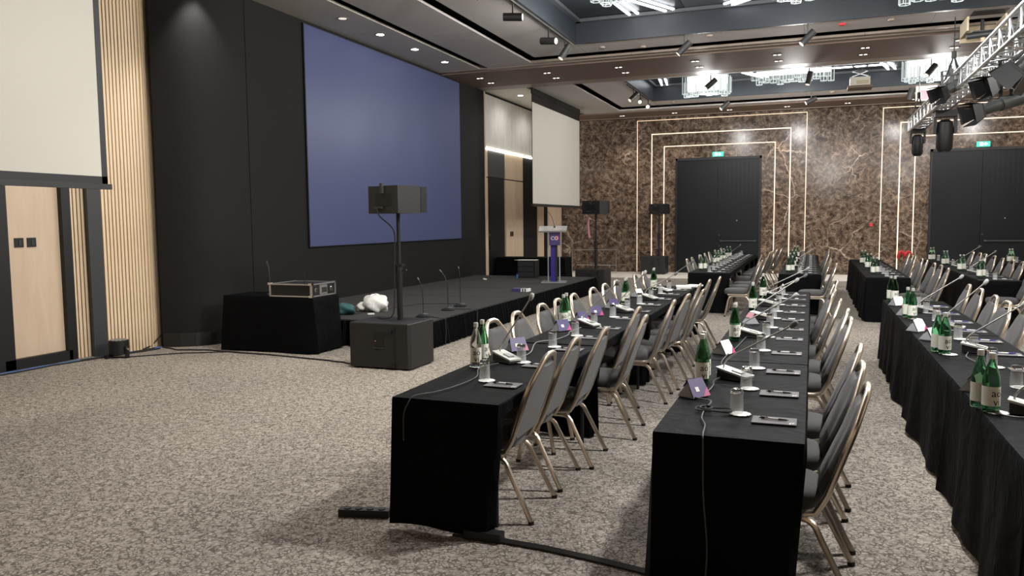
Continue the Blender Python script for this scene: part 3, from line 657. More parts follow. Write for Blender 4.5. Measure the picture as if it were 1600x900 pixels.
# ================================================================ cloth tables
TZ = .76
def cloth_mesh(x0, x1, y0, y1, h, expo, seed, flare=.07, zt=0, fold=1.0):
    """expo: which sides hang to the floor (W,E,S,N)."""
    rnd = random.Random(seed); s = MB(); step = .055
    per = []
    def side(a, b, nrm, key):
        L = math.dist(a,b); n = max(2,int(L/step))
        for i in range(n):
            t = i/n; per.append(((a[0]+(b[0]-a[0])*t, a[1]+(b[1]-a[1])*t), nrm, key, t, L))
    side((x0,y0),(x1,y0),(0,-1),'S'); side((x1,y0),(x1,y1),(1,0),'E'); side((x1,y1),(x0,y1),(0,1),'N'); side((x0,y1),(x0,y0),(-1,0),'W')
    N = len(per); ph = {k:[(rnd.uniform(6,10),rnd.uniform(0,6)),(rnd.uniform(14,24),rnd.uniform(0,6)),(rnd.uniform(2,4),rnd.uniform(0,6))] for k in 'SENW'}
    levels = [(0,0),(.012,-.012),(.10,.05-.012+.0),(.35,.3),(.7,.6),(1,1)]
    R = []
    for li,(lv,amp) in enumerate(levels):
        ring = []
        for (p,nrm,k,t,L) in per:
            hang = h if k in expo else ((.07 if k == 'E' else .22) if k.lower() in expo else .04); nb_ = {'E':('S','N'),'W':('N','S'),'S':('W','E'),'N':('E','W')}[k][0 if t < .5 else 1]
            if k not in expo and nb_ in expo and min(t,1-t)*L < .03: hang = h
            e = (1 if k in expo else (.1 if k.lower() in expo else .05))
            w = sum(math.sin(f*t*L*.8+q)*c for (f,q),c in zip(ph[k],(.5,.22,.35)))
            edge = min(t,1-t)*L; corner = math.exp(-edge/.08)
            off = e*(flare*lv*(.55+.35*corner)+fold*.028*w*max(lv-.08,0)*(1-.6*corner)) + (.006 if li >= 1 else 0)
            if k not in expo and hang == h: off = -.035*lv
            zz = h+zt - hang*lv*(1.0) + (0.012*math.sin(5*t*L+seed)+.018 if (lv == 1 and k in expo) else 0)
            if li == 1: zz = h+zt-.012
            ring.append((p[0]+nrm[0]*off, p[1]+nrm[1]*off, max(zz,.004)))
        R.append(ring)
    s.rings(R, 0, False, False)
    # gently wavy top: grid
    nx = max(2,int((x1-x0)/.13)); ny = max(2,int((y1-y0)/.13)); P = []
    for j in range(ny+1):
        for i in range(nx+1):
            x = x0+(x1-x0)*i/nx; y = y0+(y1-y0)*j/ny; b = 0 if i in (0,nx) or j in (0,ny) else .002*math.sin(x*23+seed)*math.sin(y*9+seed*2)
            P.append((x,y,h+zt+b))
    s.add(P, [(j*(nx+1)+i, j*(nx+1)+i+1, (j+1)*(nx+1)+i+1, (j+1)*(nx+1)+i) for j in range(ny) for i in range(nx)])
    return s
TSEED = [0]
def table(x0, x1, y0, y1, expo, label, group, h=TZ-.005, zt=0, fold=1.0, flare=.07):
    TSEED[0] += 1; sd = TSEED[0]
    o = thing('conference_table', label, 'table', ((x0+x1)/2,(y0+y1)/2,0), 0, group); a=(x1-x0)/2; b=(y1-y0)/2
    part('tablecloth', cloth_mesh(-a,a,-b,b,h,expo,sd,flare,zt,fold), X['cloth'], o, True)
    part('tabletop', MB().box(-a+.01,a-.01,-b+.01,b-.01,h-.035,h-.004), X['ply'], o)
    for sx in (-1,1):
        for sy in (-1,1): part('leg', MB().cyl((sx*(a-.08),sy*(b-.15),0),(sx*(a-.08),sy*(b-.15),h-.035),.014,n=6), X['black'], o)
def row_tables(name, x0, x1, ys, group, sides='WE', ends=False, fold=1.0):
    for i in range(len(ys)-1):
        expo = sides+('S' if i == 0 or ends else '')+('N' if i == len(ys)-2 or ends else '')
        table(x0, x1, ys[i]+(.0 if i==0 else (.04 if ends else -.015)), ys[i+1], expo, 'long narrow table under black cloth, %s from front of the %s' % (ORD[i], name), group, zt=.003*(i%2), fold=fold)
row_tables('left near row', -2.25,-1.59,[3.97,6.1,8.25,10.4,12.1],'tables of the left near row','we',True)
row_tables('centre near row', -.69,-.01,[3.70,5.76,8.05,10.1,11.5],'tables of the centre near row','We')
row_tables('right near row', .84,1.49,[1.5,3.55,5.6,7.65,9.2,10.65],'tables of the right near row','We',False,1.9)
row_tables('first far row', -2.19,-1.43,[15.25,17.4,19.5,21.6,23.5],'tables of the first far row','we')
row_tables('second far row', -.55,.17,[15.25,17.4,19.5,21.6,23.3],'tables of the second far row','We')
row_tables('third far row', .88,1.56,[14.65,16.8,18.9,21.0],'tables of the third far row','We')
row_tables('fourth far row', 2.50,3.08,[14.3,16.4,18.5,21.0],'tables of the fourth far row','We')
row_tables('fifth far row', 3.95,4.6,[15.0,17.2,19.4,21.2],'tables of the fifth far row')
table(-7.72,-6.25,8.93,9.55,'WESN','small side table under a loose black cloth beside the stage',None,h=.765,fold=1.4,flare=.10)
table(-8.1,-6.15,20.2,20.85,'WESN','black draped table standing behind the far end of the stage',None,h=.78)

# ================================================================ chairs
def make_chair():
    o = thing('banquet_chair', 'chair', 'chair')
    yb = lambda z: -.122-(z-.46)*.345
    side = [(.212,.26,.400),(.212,.05,.398),(.212,-.03,.398),(.213,-.085,.408),(.215,yb(.455)+.012,.445),(.218,yb(.50),.50),(.226,yb(.64),.64),(.228,yb(.76),.76),(.222,yb(.80),.80),(.202,yb(.838),.838),(.155,yb(.890),.890),(.115,yb(.936),.936),(.092,yb(.956),.956),(.060,yb(.967),.967),(.03,yb(.970),.970)]
    path = [(-x,y,z) for x,y,z in side]+side[::-1]
    part('back_frame', MB().tube(path,.016,.019,n=10), X['frame'], o, True)
    out = [(-.16,.475),(-.192,.495),(-.206,.56),(-.213,.66),(-.214,.765),(-.206,.80),(-.188,.833),(-.146,.880),(-.116,.913),(-.088,.912),(-.05,.904),(0,.900)]
    out = out+[(-x,z) for x,z in out[-2::-1]]
    def ring(sc, dy): return [(x*sc, yb(z)+dy, .69+(z-.69)*sc) for x,z in out]
    part('backrest', MB().rings([ring(.985,-.012),ring(1.0,-.004),ring(1.0,.012),ring(.93,.030),ring(.80,.036)][::-1]), X['fabric'], o, True)
    def se(rx, ry, z, n=28, e=2.9, cy=.105):
        R = []
        for i in range(n):
            t = 2*math.pi*i/n; c, s_ = math.cos(t), math.sin(t)
            R.append((rx*math.copysign(abs(c)**(2/e),c), cy+ry*math.copysign(abs(s_)**(2/e),s_), z))
        return R
    part('seat', MB().rings([se(.19,.19,.402),se(.213,.213,.410),se(.224,.224,.445),se(.220,.220,.475),se(.20,.20,.495),se(.15,.15,.505),se(.06,.06,.508)]), X['fabric'], o, True)
    for sx in (-1,1):
        part('leg', MB().rope([(sx*.200,.16,.372),(sx*.200,.0,.372),(sx*.203,-.05,.366),(sx*.208,-.085,.340),(sx*.213,-.11,.29),(sx*.222,-.17,.17),(sx*.235,-.247,.015)],.0155,n=8,k=3).cyl((sx*.2352,-.249,0),(sx*.235,-.247,.02),.019,n=8,mi=1), [X['frame'],X['rubber']], o, True)
        part('leg', MB().rope([(sx*.196,.02,.372),(sx*.196,.17,.372),(sx*.198,.215,.360),(sx*.201,.240,.325),(sx*.206,.262,.25),(sx*.218,.305,.015)],.0155,n=8,k=3).cyl((sx*.218,.306,0),(sx*.218,.305,.02),.019,n=8,mi=1), [X['frame'],X['rubber']], o, True)
    part('stretcher', MB().cyl((-.200,.05,.375),(.200,.05,.375),.010,n=6), X['frame'], o, True)
    return o
CH = make_chair()
rc = random.Random(5)
def chairs(name, pts, side, where, group):
    """pts: back-top positions (x, y); side -1: facing -x (back on the +x side), +1: facing +x"""
    for i,(x,y) in enumerate(sorted(pts, key=lambda p: p[1])):
        rz = (math.pi/2 if side < 0 else -math.pi/2)+rc.uniform(-.06,.06)
        cx = x-.295 if side < 0 else x+.295
        place(CH, (cx,y,0), rz, 'grey padded banquet chair, %s from front, %s' % (ORD[i], where), group)
chairs('l', [(-1.45,4.45),(-1.46,5.04),(-1.39,5.56),(-1.26,6.39),(-1.44,7.0),(-1.24,7.71),(-1.2,8.41),(-1.12,8.99),(-1.26,9.78),(-1.23,10.5),(-1.16,11.05)], -1, 'right side of the left near row', 'chairs right of the left near row')
chairs('l', [(-2.38,y) for y in (5.81,6.38,7.05,7.57,8.14,8.91,9.5,10.1,11.3,11.9)], 1, 'stage side of the left near row', 'chairs on the stage side of the left near row')
chairs('m', [(.26,4.02),(.27,4.62),(.295,5.29),(.30,6.70),(.305,7.36),(.275,8.24),(.21,8.78),(.255,9.38),(.255,10.05),(.31,10.73)], -1, 'right side of the centre near row', 'chairs right of the centre near row')
chairs('r', [(1.72,6.9),(1.74,7.86),(1.71,8.41),(1.72,9.0),(1.74,9.84),(1.72,10.42)], -1, 'right side of the right near row', 'chairs right of the right near row')
chairs('f', [(-1.02,18.1),(-.87,15.7),(-.86,14.95),(-.84,16.5),(-.9,19.2),(-.9,20.0),(-.89,20.9),(-.83,21.75),(-.73,22.3)], -1, 'right side of the first far row', 'chairs right of the first far row')
chairs('f', [(-2.32,y) for y in (16.0,16.7,17.9,18.8,19.6,20.9,22.4)], 1, 'left side of the first far row', 'chairs left of the first far row')
chairs('f', [(.42,14.9),(.36,16.3),(.36,16.9),(.36,18.9),(.40,20.4),(.42,21.8)], -1, 'right side of the second far row', 'chairs right of the second far row')
chairs('f', [(1.98,13.75),(2.0,14.6),(1.98,15.2),(2.0,16.3),(1.98,16.85),(1.98,17.9),(1.98,18.4),(2.0,19.2)], -1, 'right side of the third far row', 'chairs right of the third far row')
chairs('f', [(3.2,14.2),(3.42,15.9),(3.40,16.5),(3.40,17.3),(3.45,18.3),(3.45,19.2),(3.45,19.75),(3.42,20.4)], -1, 'right side of the fourth far row', 'chairs right of the fourth far row')

# ================================================================ table settings
def make_bottle(green=True):
    o = thing('water_bottle', 'bottle', 'bottle')
    prof = [(0,.004),(.038,0),(.042,.008),(.042,.15),(.040,.175),(.031,.215),(.019,.25),(.0145,.265),(.0145,.292),(.0125,.292),(.0125,.265),(.017,.248),(.029,.213),(.038,.173),(.040,.15),(.040,.010),(0,.010)]
    part('glass_body', MB().lathe(prof,20), X['glassgreen' if green else 'glass'], o, True)
    part('cap', MB().lathe([(0,.306),(.0155,.305),(.0165,.30),(.0165,.275),(.0145,.275)],14), X['cap'], o, True)
    s = MB(); a0, a1, n = -200, -10, 14; P = []
    for k in range(n+1):
        t = math.radians(a0+(a1-a0)*k/n); P += [(.0426*math.cos(t),.0426*math.sin(t),.035),(.0426*math.cos(t),.0426*math.sin(t),.135)]
    s.add(P, [(2*k,2*k+2,2*k+3,2*k+1) for k in range(n)]); lb = part('paper_label', s, X['label'], o, True)
    me = textmesh('aó\nvi', .056)
    for v in me.vertices:
        t = math.radians(-62)+v.co.x/.043; z = .084+v.co.y; v.co = (.0432*math.cos(t), .0432*math.sin(t), z)
    me.materials.append(X['ink']); link('lettering', me, lb)
    return o
BOT = make_bottle(); BOTC = make_bottle(False)
def make_bottle_far():
    o = thing('water_bottle', 'bottle', 'bottle')
    part('glass_body', MB().lathe([(0,0),(.042,.004),(.042,.16),(.031,.215),(.0145,.265),(.0145,.292),(0,.292)],10), X['glassgreen'], o, True)
    part('cap', MB().lathe([(0,.306),(.0165,.303),(.0165,.275)],8), X['cap'], o, True)
    part('paper_label', MB().cyl((0,0,.035),(0,0,.135),.0428,n=10,caps=False), X['label'], o, True); return o
BOTF = make_bottle_far()
def make_glass():
    o = thing('tumbler', 'glass', 'glass')
    H = .125
    part('glass_wall', MB().lathe([(.0335,0),(.0345,.0),(.0325,H-.024),(.0315,H-.026),(.0335,0)],18), X['glasswall'], o, True)
    part('glass_base', MB().lathe([(0,H-.024),(.0322,H-.023),(.0320,H-.010),(.027,H),(0,H-.004)],18), X['glass'], o, True)
    return o
GLS = make_glass()
coaster_m = MB()
ring = [((.052+.003*math.cos(12*2*math.pi*i/48))*math.cos(2*math.pi*i/48),(.052+.003*math.cos(12*2*math.pi*i/48))*math.sin(2*math.pi*i/48)) for i in range(48)]
coaster_m.rings([[(x,y,0) for x,y in ring],[(x,y,.0025) for x,y in ring]])
CST = solo('paper_coaster', coaster_m, X['paper'], 'coaster', 'coaster')
def make_pad():
    o = thing('notepad', 'pad', 'notepad')
    part('pages', MB().box(-.105,.105,-.07,.07,0,.005), X['pad'], o)
    s = MB()
    for i,(x,y) in enumerate(((.075,-.045),(.088,-.045),(.08,-.032),(.092,-.03),(.075,-.055))): s.box(x-.004,x+.004,y-.004,y+.004,.005,.0053)
    part('printed_mark', s, X['padlogo'], o); return o
PAD = make_pad()
def make_pen(m='ink'):
    o = thing('ballpoint_pen', 'pen', 'pen')
    part('barrel', MB().cyl((-.045,0,.006),(.02,0,.006),.0052,n=8), X['pen'], o, True)
    part('grip', MB().cyl((.02,0,.006),(.058,0,.006),.0058,.0045,n=8).cyl((.058,0,.006),(.07,0,.006),.0045,.001,n=8), X[m], o, True)
    part('clip', MB().box(-.068,-.03,-.002,.002,.011,.0135).cyl((-.062,0,.006),(-.045,0,.006),.0055,n=8).cyl((-.072,0,.006),(-.062,0,.006),.003,n=6), X[m], o, True); return o
PEN = make_pen(); PENB = make_pen('penblue')
def make_mic(hx, hy, hz, light=False):
    """delegate microphone; long axis +x, neck base at -x end; head at (hx,hy,hz)"""
    o = thing('delegate_microphone', 'mic', 'microphone')
    s = MB(); s.add([(-.10,-.055,0),(.09,-.055,0),(.09,.055,0),(-.10,.055,0),(-.10,-.05,.055),(.085,-.05,.018),(.085,.05,.018),(-.10,.05,.055)],[(0,3,2,1),(4,5,6,7),(0,1,5,4),(1,2,6,5),(2,3,7,6),(3,0,4,7)])
    part('base', s, X['black'], o)
    s = MB(); s.obox((-.005,0,.043),(.215,.105,.012),(0,.195,0)); s.obox((.02,0,.049),(.07,.045,.006),(0,.195,0),1); part('control_panel', s, [X['micgrey'],X['neck']], o)
    L_ = lambda t: (-.055+(hx+.055)*t, hy*t, .125+(hz-.125)*t)
    p = [(-.085,0,.055),(-.078,.0,.09),L_(.04),L_(.3),L_(.65),L_(.965)]
    part('gooseneck', MB().rope(p,.0055,n=8), X['neck'], o, True)
    d = Vector((hx*.5,hy*.5,hz*.48)).normalized(); h = Vector((hx,hy,hz)); s = MB(); R = []
    q = d.to_track_quat('Z','Y').to_matrix()
    for t,r in ((-.028,.008),(-.022,.014),(.0,.017),(.018,.016),(.027,.010),(.030,.003)): R.append([tuple(h+q@Vector((r*math.cos(2*math.pi*i/12),r*math.sin(2*math.pi*i/12),t))) for i in range(12)])
    s.rings(R); part('capsule', s, X['foamlight' if light else 'foam'], o, True); return o
def make_tent(m='purple'):
    o = thing('name_tent', 'tent', 'card')
    s = MB(); s.add([(-.06,-.07,0),(.05,-.07,0),(.0,-.055,.085),(-.06,.07,0),(.05,.07,0),(.0,.055,.085)],[(0,1,2),(5,4,3),(0,2,5,3),(0,3,4,1)]); s.box(-.055,.055,-.07,.07,0,.006)
    part('acrylic_holder', s, X['greyacrylic'], o)
    s = MB(); s.add([(.062,-.075,.004),(.062,.072,.004),(.006,.062,.10),(.006,-.065,.10)],[(0,1,2,3)]); s.add([(.006,-.065,.10),(.006,.062,.10),(-.03,.062,.055),(-.03,-.065,.055)],[(0,1,2,3)])
    part('printed_card', s, X[m], o)
    s = MB(); s.add([(.0632,.01,.004),(.0632,.070,.004),(.036,.066,.05)],[(0,1,2)]); s.add([(.047,-.035,.034),(.047,-.005,.034),(.033,-.005,.058),(.033,-.035,.058)],[(0,1,2,3)],1); part('printed_mark', s, [X['magenta'],X['paper']], o); return o
TENT = make_tent(); TENTP = make_tent('pink'); TENTW = make_tent('paper')
CNT = {}
def nth(key):
    CNT[key] = CNT.get(key,0)+1; return ORD[CNT[key]-1] if CNT[key] <= 16 else 'last'
def seat_setting(row, x, y, rx=0, dirx=1, pen=None, gx=-.18, gy=.10, glass=True):
    k = nth(row+'p')
    place(PAD, (x,y,TZ), rx, 'grey notepad with small printed mark, %s from front on the %s' % (k,row), 'notepads on the '+row)
    place(pen or PEN, (x+.0,y+.0,TZ+.006), rx-.10, '%s pen lying on the notepad, %s from front, %s' % ('blue and white' if pen else 'black and white',k,row), 'pens on the '+row)
    place(CST, (x+gx,y+gy,TZ), 0, 'white scalloped paper coaster, %s from front on the %s' % (k,row), 'coasters on the '+row)
    if glass: place(GLS, (x+gx-.02,y+gy+.015,TZ+.0028), 0, 'clear tumbler upside down on a coaster, %s from front, %s' % (k,row), 'tumblers on the '+row)
# centre near row
R1 = 'centre near row'
for y in (4.06,4.71,5.40,6.17,6.91,7.54,8.26,8.91,9.62,10.39,10.96): seat_setting(R1,-.155,y,0,gx=-.17,gy=.10)
for i,(x,y) in enumerate(((-.61,4.88),(-.58,6.72),(-.59,9.0),(-.565,10.5))):
    place(BOT,(x,y,TZ),0,'green glass water bottle with white label, front one of %s pair, %s' % (ORD[i],R1),'water bottles on the '+R1)
    place(BOT,(x-.004,y+.11,TZ),.25,'green glass water bottle with white label, rear one of %s pair, %s' % (ORD[i],R1),'water bottles on the '+R1)
def mic(row, x, y, rz, head, light=False):
    d = Vector((head[0]-x, head[1]-y)); c, s_ = math.cos(-rz), math.sin(-rz)
    o = make_mic(c*d.x-s_*d.y, s_*d.x+c*d.y, head[2]-TZ, light); o.location = (x,y,TZ+.002); o.rotation_euler = (0,0,rz)
    o['label'] = 'grey gooseneck conference microphone, %s from front on the %s' % (nth(row+'m'),row); o['group'] = 'microphones on the '+row
mic(R1,-.43,5.08,-.45,(-.09,5.0,1.125)); mic(R1,-.46,6.98,-.3,(-.12,6.95,1.12),True); mic(R1,-.45,8.3,-.3,(-.13,8.3,1.15),True); mic(R1,-.45,9.6,-.3,(-.06,9.6,1.11)); mic(R1,-.45,10.7,-.3,(-.04,10.6,1.13),True)
place(TENT,(-.61,4.52,TZ),-.55,'dark purple printed name card in clear holder, nearest on the centre near row')
place(TENTW,(-.60,6.05,TZ),-.4,'clear wedge name card holder, second on the centre near row')
place(TENTP,(-.53,7.9,TZ),.5,'pinkish white name card tilted behind the bottles, centre near row')
CB = 'cable'
solo('table_cable', MB().rope([(-.50,5.12,TZ+.01),(-.545,4.95,TZ+.008),(-.535,4.8,TZ+.008),(-.55,4.6,TZ+.008),(-.60,4.45,TZ+.008),(-.50,4.38,TZ+.008),(-.505,4.20,TZ+.008),(-.50,4.0,TZ+.008),(-.465,3.85,TZ+.008),(-.455,3.69,TZ+.006),(-.45,3.655,TZ-.05),(-.44,3.61,.5),(-.42,3.60,.25),(-.43,3.58,.03)],.0042,n=6), X['darkcable'], 'grey black microphone cable falling over the front edge of centre near table', CB, smooth=True)
s = MB(); s.tube([(-.46+.075*math.cos(t)*1.25,4.17+.05*math.sin(t),TZ+.012+.004*math.sin(3*t)) for t in [2*math.pi*i/20 for i in range(20)]],.0045,n=6,closed=True); s.tube([(-.50+.03*math.cos(t),4.18+.04*math.sin(t),TZ+.018) for t in [2*math.pi*i/12 for i in range(12)]],.0045,n=6,closed=True)
solo('cable_tie_loop', s, X['rubber'], 'black cable tie loop on front of the centre near table', CB, smooth=True)
solo('table_cable', MB().rope([(-.50,5.14,TZ+.008),(-.56,5.22,TZ+.008),(-.53,5.4,TZ+.008),(-.57,5.6,TZ+.008),(-.56,6.0,TZ+.008),(-.53,6.3,TZ+.008),(-.50,6.9,TZ+.008)],.0042,n=6), X['darkcable'], 'grey cable snaking between first and second microphone, centre near row', CB, smooth=True)
# left near row
R2 = 'left near row'
for y in (4.45,5.13,5.86,6.51,7.15,7.91,8.60,9.28,10.0,10.69,11.37): seat_setting(R2,-1.75,y,0,gx=-.15,gy=.10)
for i,(x,y) in enumerate(((-2.16,4.99),(-2.19,7.16),(-2.09,9.36),(-2.13,11.4))):
    place(BOTC if i==0 else BOT,(x,y,TZ),0,'%s glass water bottle with white label, front one of %s pair, %s' % ('clear' if i==0 else 'green',ORD[i],R2),'water bottles on the '+R2)
    place(BOT,(x-.02,y+.16,TZ),.9,'green glass water bottle, rear one of %s pair, %s' % (ORD[i],R2),'water bottles on the '+R2)
    place(CST,(x+.01,y-.01,TZ),0,'white paper coaster under the %s bottle pair, %s' % (ORD[i],R2))
mic(R2,-2.02,5.22,-.55,(-1.86,5.3,1.22),True); mic(R2,-1.95,7.20,-.5,(-1.68,7.2,1.18)); mic(R2,-1.91,8.5,-.5,(-1.68,8.5,1.19),True); mic(R2,-1.89,9.9,-.5,(-1.57,9.9,1.09)); mic(R2,-1.9,11.0,-.5,(-1.52,11.0,1.19))
for i,(y,t) in enumerate(((5.72,TENT),(6.9,TENT),(7.55,TENT),(8.1,TENT),(8.88,TENT),(10.3,TENTW))):
    place(t,(-2.13,y,TZ),-.75+.15*(i%3),'purple printed name card in clear holder, %s from front on the left near row' % ORD[i] if t is TENT else 'clear name card holder with white card near the far end of left row')
solo('table_cable', MB().rope([(-2.04,5.1,TZ+.008),(-2.10,4.9,TZ+.006),(-2.0,4.62,TZ+.006),(-2.0,4.35,TZ+.006),(-2.05,4.12,TZ+.006),(-2.12,4.0,TZ+.006),(-2.14,3.95,TZ-.03),(-2.155,3.925,.66),(-2.15,3.91,.52)],.0038,n=6), X['darkcable'], 'thin grey cable drooping over the front edge of the left near table', CB, smooth=True)
solo('table_cable', MB().rope([(-2.0,5.3,TZ+.006),(-1.98,5.6,TZ+.006),(-2.05,5.95,TZ+.03),(-2.0,6.3,TZ+.006),(-1.95,6.5,TZ+.02),(-2.02,6.8,TZ+.006),(-2.0,7.1,TZ+.006)],.0035,n=6), X['greycable'], 'thin grey cable looping past the second name card, left near row', CB, smooth=True)
# right near row
R3 = 'right near row'
for y in (3.9,4.55,5.25,5.93,6.59,7.25,7.85,8.5,9.2,9.9): seat_setting(R3,1.335,y,0,pen=PENB,gx=-.17,gy=.08)
for i,(x,y) in enumerate(((.88,4.62),(.93,6.5),(.95,8.7),(.94,10.4))):
    place(BOT,(x,y,TZ),0,'green glass water bottle with white label, front one of %s pair, %s' % (ORD[i],R3),'water bottles on the '+R3)
    place(BOT,(x-.035,y+.10,TZ),.3,'green glass water bottle with white label, rear one of %s pair, %s' % (ORD[i],R3),'water bottles on the '+R3)
    place(CST,(x+.03,y-.02,TZ),0,'white paper coaster under the %s bottle pair, %s' % (ORD[i],R3))
mic(R3,1.07,4.62,-.3,(1.42,4.7,1.13)); mic(R3,1.17,6.64,-.3,(1.44,6.6,1.13),True); mic(R3,1.19,7.95,-.3,(1.43,7.9,1.19),True); mic(R3,1.16,9.32,-.3,(1.46,9.3,1.14),True)
for i,(x,y,t,l) in enumerate(((.90,5.17,TENTP,'pinkish'),(.93,7.25,TENTW,'white'),(.89,7.78,TENTW,'clear'),(.92,9.0,TENTP,'pink'),(.93,10.0,TENTW,'pale'))):
    place(t,(x,y,TZ),-.5-.1*i,'%s name card in clear wedge holder, %s from front on the right near row' % (l,ORD[i]))
solo('table_cable', MB().rope([(1.10,6.6,TZ+.006),(1.05,6.35,TZ+.006),(1.08,6.1,TZ+.006),(1.02,5.85,TZ+.006),(1.03,5.6,TZ+.006),(.95,5.4,TZ+.006),(.93,5.0,TZ+.006),(.88,4.75,TZ+.006),(.90,4.55,TZ+.006),(1.0,4.5,TZ+.006),(1.03,4.6,TZ+.006)],.0042,n=6), X['darkcable'], 'dark cable winding around the nearest bottles on the right near row', CB, smooth=True)
solo('table_cable', MB().rope([(1.05,4.55,TZ+.006),(.99,4.4,TZ+.006),(1.02,4.2,TZ+.006),(1.12,4.0,TZ+.006),(1.25,3.9,TZ+.006)],.0042,n=6), X['darkcable'], 'dark cable curling at lower right of the right near table', CB, smooth=True)
# far rows: notepads, tumblers, bottles
def far_row(row, xp, xg, xb, ys, bys, mics, side=1):
    for y in ys:
        k = nth(row+'p'); place(PAD,(xp,y,TZ),0,'grey notepad, %s from front on the %s' % (k,row),'notepads on the '+row)
        place(CST,(xg+.04,y+.05,TZ),0,'white paper coaster, %s from front on the %s' % (k,row),'coasters on the '+row)
        place(GLS,(xg+.02,y+.06,TZ+.003),0,'clear upside-down tumbler, %s from front on the %s' % (k,row),'tumblers on the '+row)
        place(PEN,(xp,y,TZ+.006),-.1,'pen on the notepad, %s from front on the %s' % (k,row),'pens on the '+row)
    for i,y in enumerate(bys):
        place(BOTF,(xb,y,TZ),0,'green water bottle with white label, %s from front, left one, %s' % (ORD[i],row),'water bottles on the '+row)
        place(BOTF,(xb+.07,y+.09,TZ),0,'green water bottle with white label, %s from front, right one, %s' % (ORD[i],row),'water bottles on the '+row)
    for x,y,h in mics: mic(row,x,y,-.4,h)
def fr(a,b,st_): 
    o=[]; 
    while a<b: o.append(a); a+=st_
    return o
far_row('first far row',-1.62,-1.85,-2.05,fr(15.5,23.2,.68),(16.0,18.4,19.6,21.2),((-1.9,16.6,(-1.65,16.6,1.12)),(-1.9,20.3,(-1.65,20.3,1.12))))
far_row('second far row',-.0,-.22,-.40,fr(15.5,23.0,.68),(15.75,17.2,19.0,21.8),((-.3,17.4,(.05,17.6,1.14)),(-.3,20.4,(.0,20.5,1.14))))
far_row('third far row',1.38,1.2,1.04,fr(14.9,20.8,.68),(15.5,17.1,18.9),((1.15,18.0,(1.45,18.2,1.12)),))
far_row('fourth far row',2.90,2.75,2.60,fr(14.55,20.7,.68),(14.9,16.75,18.7,20.7),((2.7,15.9,(3.0,15.9,1.15)),(2.7,17.6,(3.05,17.6,1.18))))
far_row('fifth far row',4.35,4.2,4.05,fr(15.3,21.0,.8),(16.3,18.5,20.0),())
solo('paper_stack', MB().obox((0,0,.015),(.21,.29,.03),(0,0,.2)).obox((.1,.3,.01),(.21,.29,.02),(0,0,-.2)), X['paper'], 'pile of white papers near the far end of the left near row', 'papers', loc=(-1.75,11.75,TZ))
# red lobed plant-like object beyond third far row
s = MB()
for sg in (-1,1):
    s.tube([(0,0,.0),(sg*.04,0,.07),(sg*.09,0,.11),(sg*.14,0,.08),(sg*.165,0,.0),(sg*.16,0,-.06)],.045,.05,n=8)
s.cyl((0,0,-.82),(0,0,.05),.012,n=6).cyl((0,0,-.82),(0,0,-.80),.12,n=12)
solo('red_ornament', s, X['red'], 'bright red two-lobed drooping ornament behind the third far row', 'ornament', smooth=True, loc=(2.14,21.5,.82))
bpy.data.objects['red_ornament'].scale = (.85,.85,1)

# ================================================================ side table gear
o = thing('flight_case', 'open silver-edged black flight case on the small side table', 'case', (-6.60,9.22,.768), 0); a,b,h=.33,.28,.175
part('case_body', MB().box(-a,a,-b,b,0,h-.03).box(-a,a,-b,b,h-.03,h-.02), X['black'], o)
s = MB(); e=.012
for x in (-a,a):
    for y in (-b,b): s.box(x-e,x+e,y-e,y+e,-.0,h)
for z in (.008,h-.006):
    for y in (-b,b): s.box(-a,a,y-e,y+e,z-.008,z+.008)
    for x in (-a,a): s.box(x-e,x+e,-b,b,z-.008,z+.008)
part('aluminium_edging', s, X['alu'], o)
part('case_side_plate', MB().box(a,a+.006,-.09,.09,.02,h-.02), X['alu'], o); part('handle', MB().box(a+.006,a+.02,-.06,.06,.05,.12), X['chrome'], o)
for yy in (-.18,.18): part('latch', MB().box(a,a+.012,yy-.035,yy+.035,.05,.13).cyl((a,yy,.09),(a+.02,yy,.09),.025,n=8), X['chrome'], o)
part('ball_corner', MB().obox((a,-b,h),(.05,.05,.03)).obox((-a,-b,h),(.05,.05,.03)).obox((a,b,h),(.05,.05,.03)).obox((a,-b,.01),(.05,.05,.03)), X['chrome'], o)
part('equipment', MB().box(-a+.04,a-.04,-b+.04,b-.04,h-.02,h-.005), X['coffer'], o)
solo('antenna_microphone', MB().cyl((0,0,0),(0,0,.02),.05,n=14).tube([(0,0,.02),(0,0,.25),(-.01,0,.38),(-.035,0,.45)],.006,n=6).cyl((-.035,0,.45),(-.045,0,.475),.009,n=8), X['olive'], 'thin black gooseneck microphone on side table left of the flight case', 'microphone', smooth=True, loc=(-7.06,9.1,.768))
solo('stub_antenna', MB().cyl((0,0,0),(0,0,.13),.006,n=6).cyl((0,0,.13),(0,0,.16),.009,n=6), X['black'], 'short black antenna standing before the flight case', 'antenna', smooth=True, loc=(-6.36,8.93,.94))
# case behind stage with white papers
o = thing('drawer_case', 'black three-drawer case with white papers on top, beyond the lectern', 'case', (-6.55,18.45,.38))
part('body', MB().box(-.22,.22,-.18,.18,0,.42), X['black'], o)
for k in range(3): part('drawer', MB().box(-.20,.20,-.19,-.178,.02+k*.13,.135+k*.13), X['cofgrey'], o)
solo('paper_sheet', MB().obox((0,0,.006),(.46,.3,.012),(0,0,.15)).obox((-.2,.0,.004),(.25,.2,.008),(0,0,-.4)), X['paper'], 'white papers lying on top of the black drawer case', 'papers', loc=(-6.55,18.45,.80))
solo('small_bottle', MB().cyl((0,0,0),(0,0,.09),.028,n=10,mi=1).cyl((0,0,.09),(0,0,.15),.028,.02,n=10), [X['glassgreen'],X['bluecable']], 'small bottle with blue glow standing before the black drawer case', 'bottle', loc=(-6.72,18.1,.38))
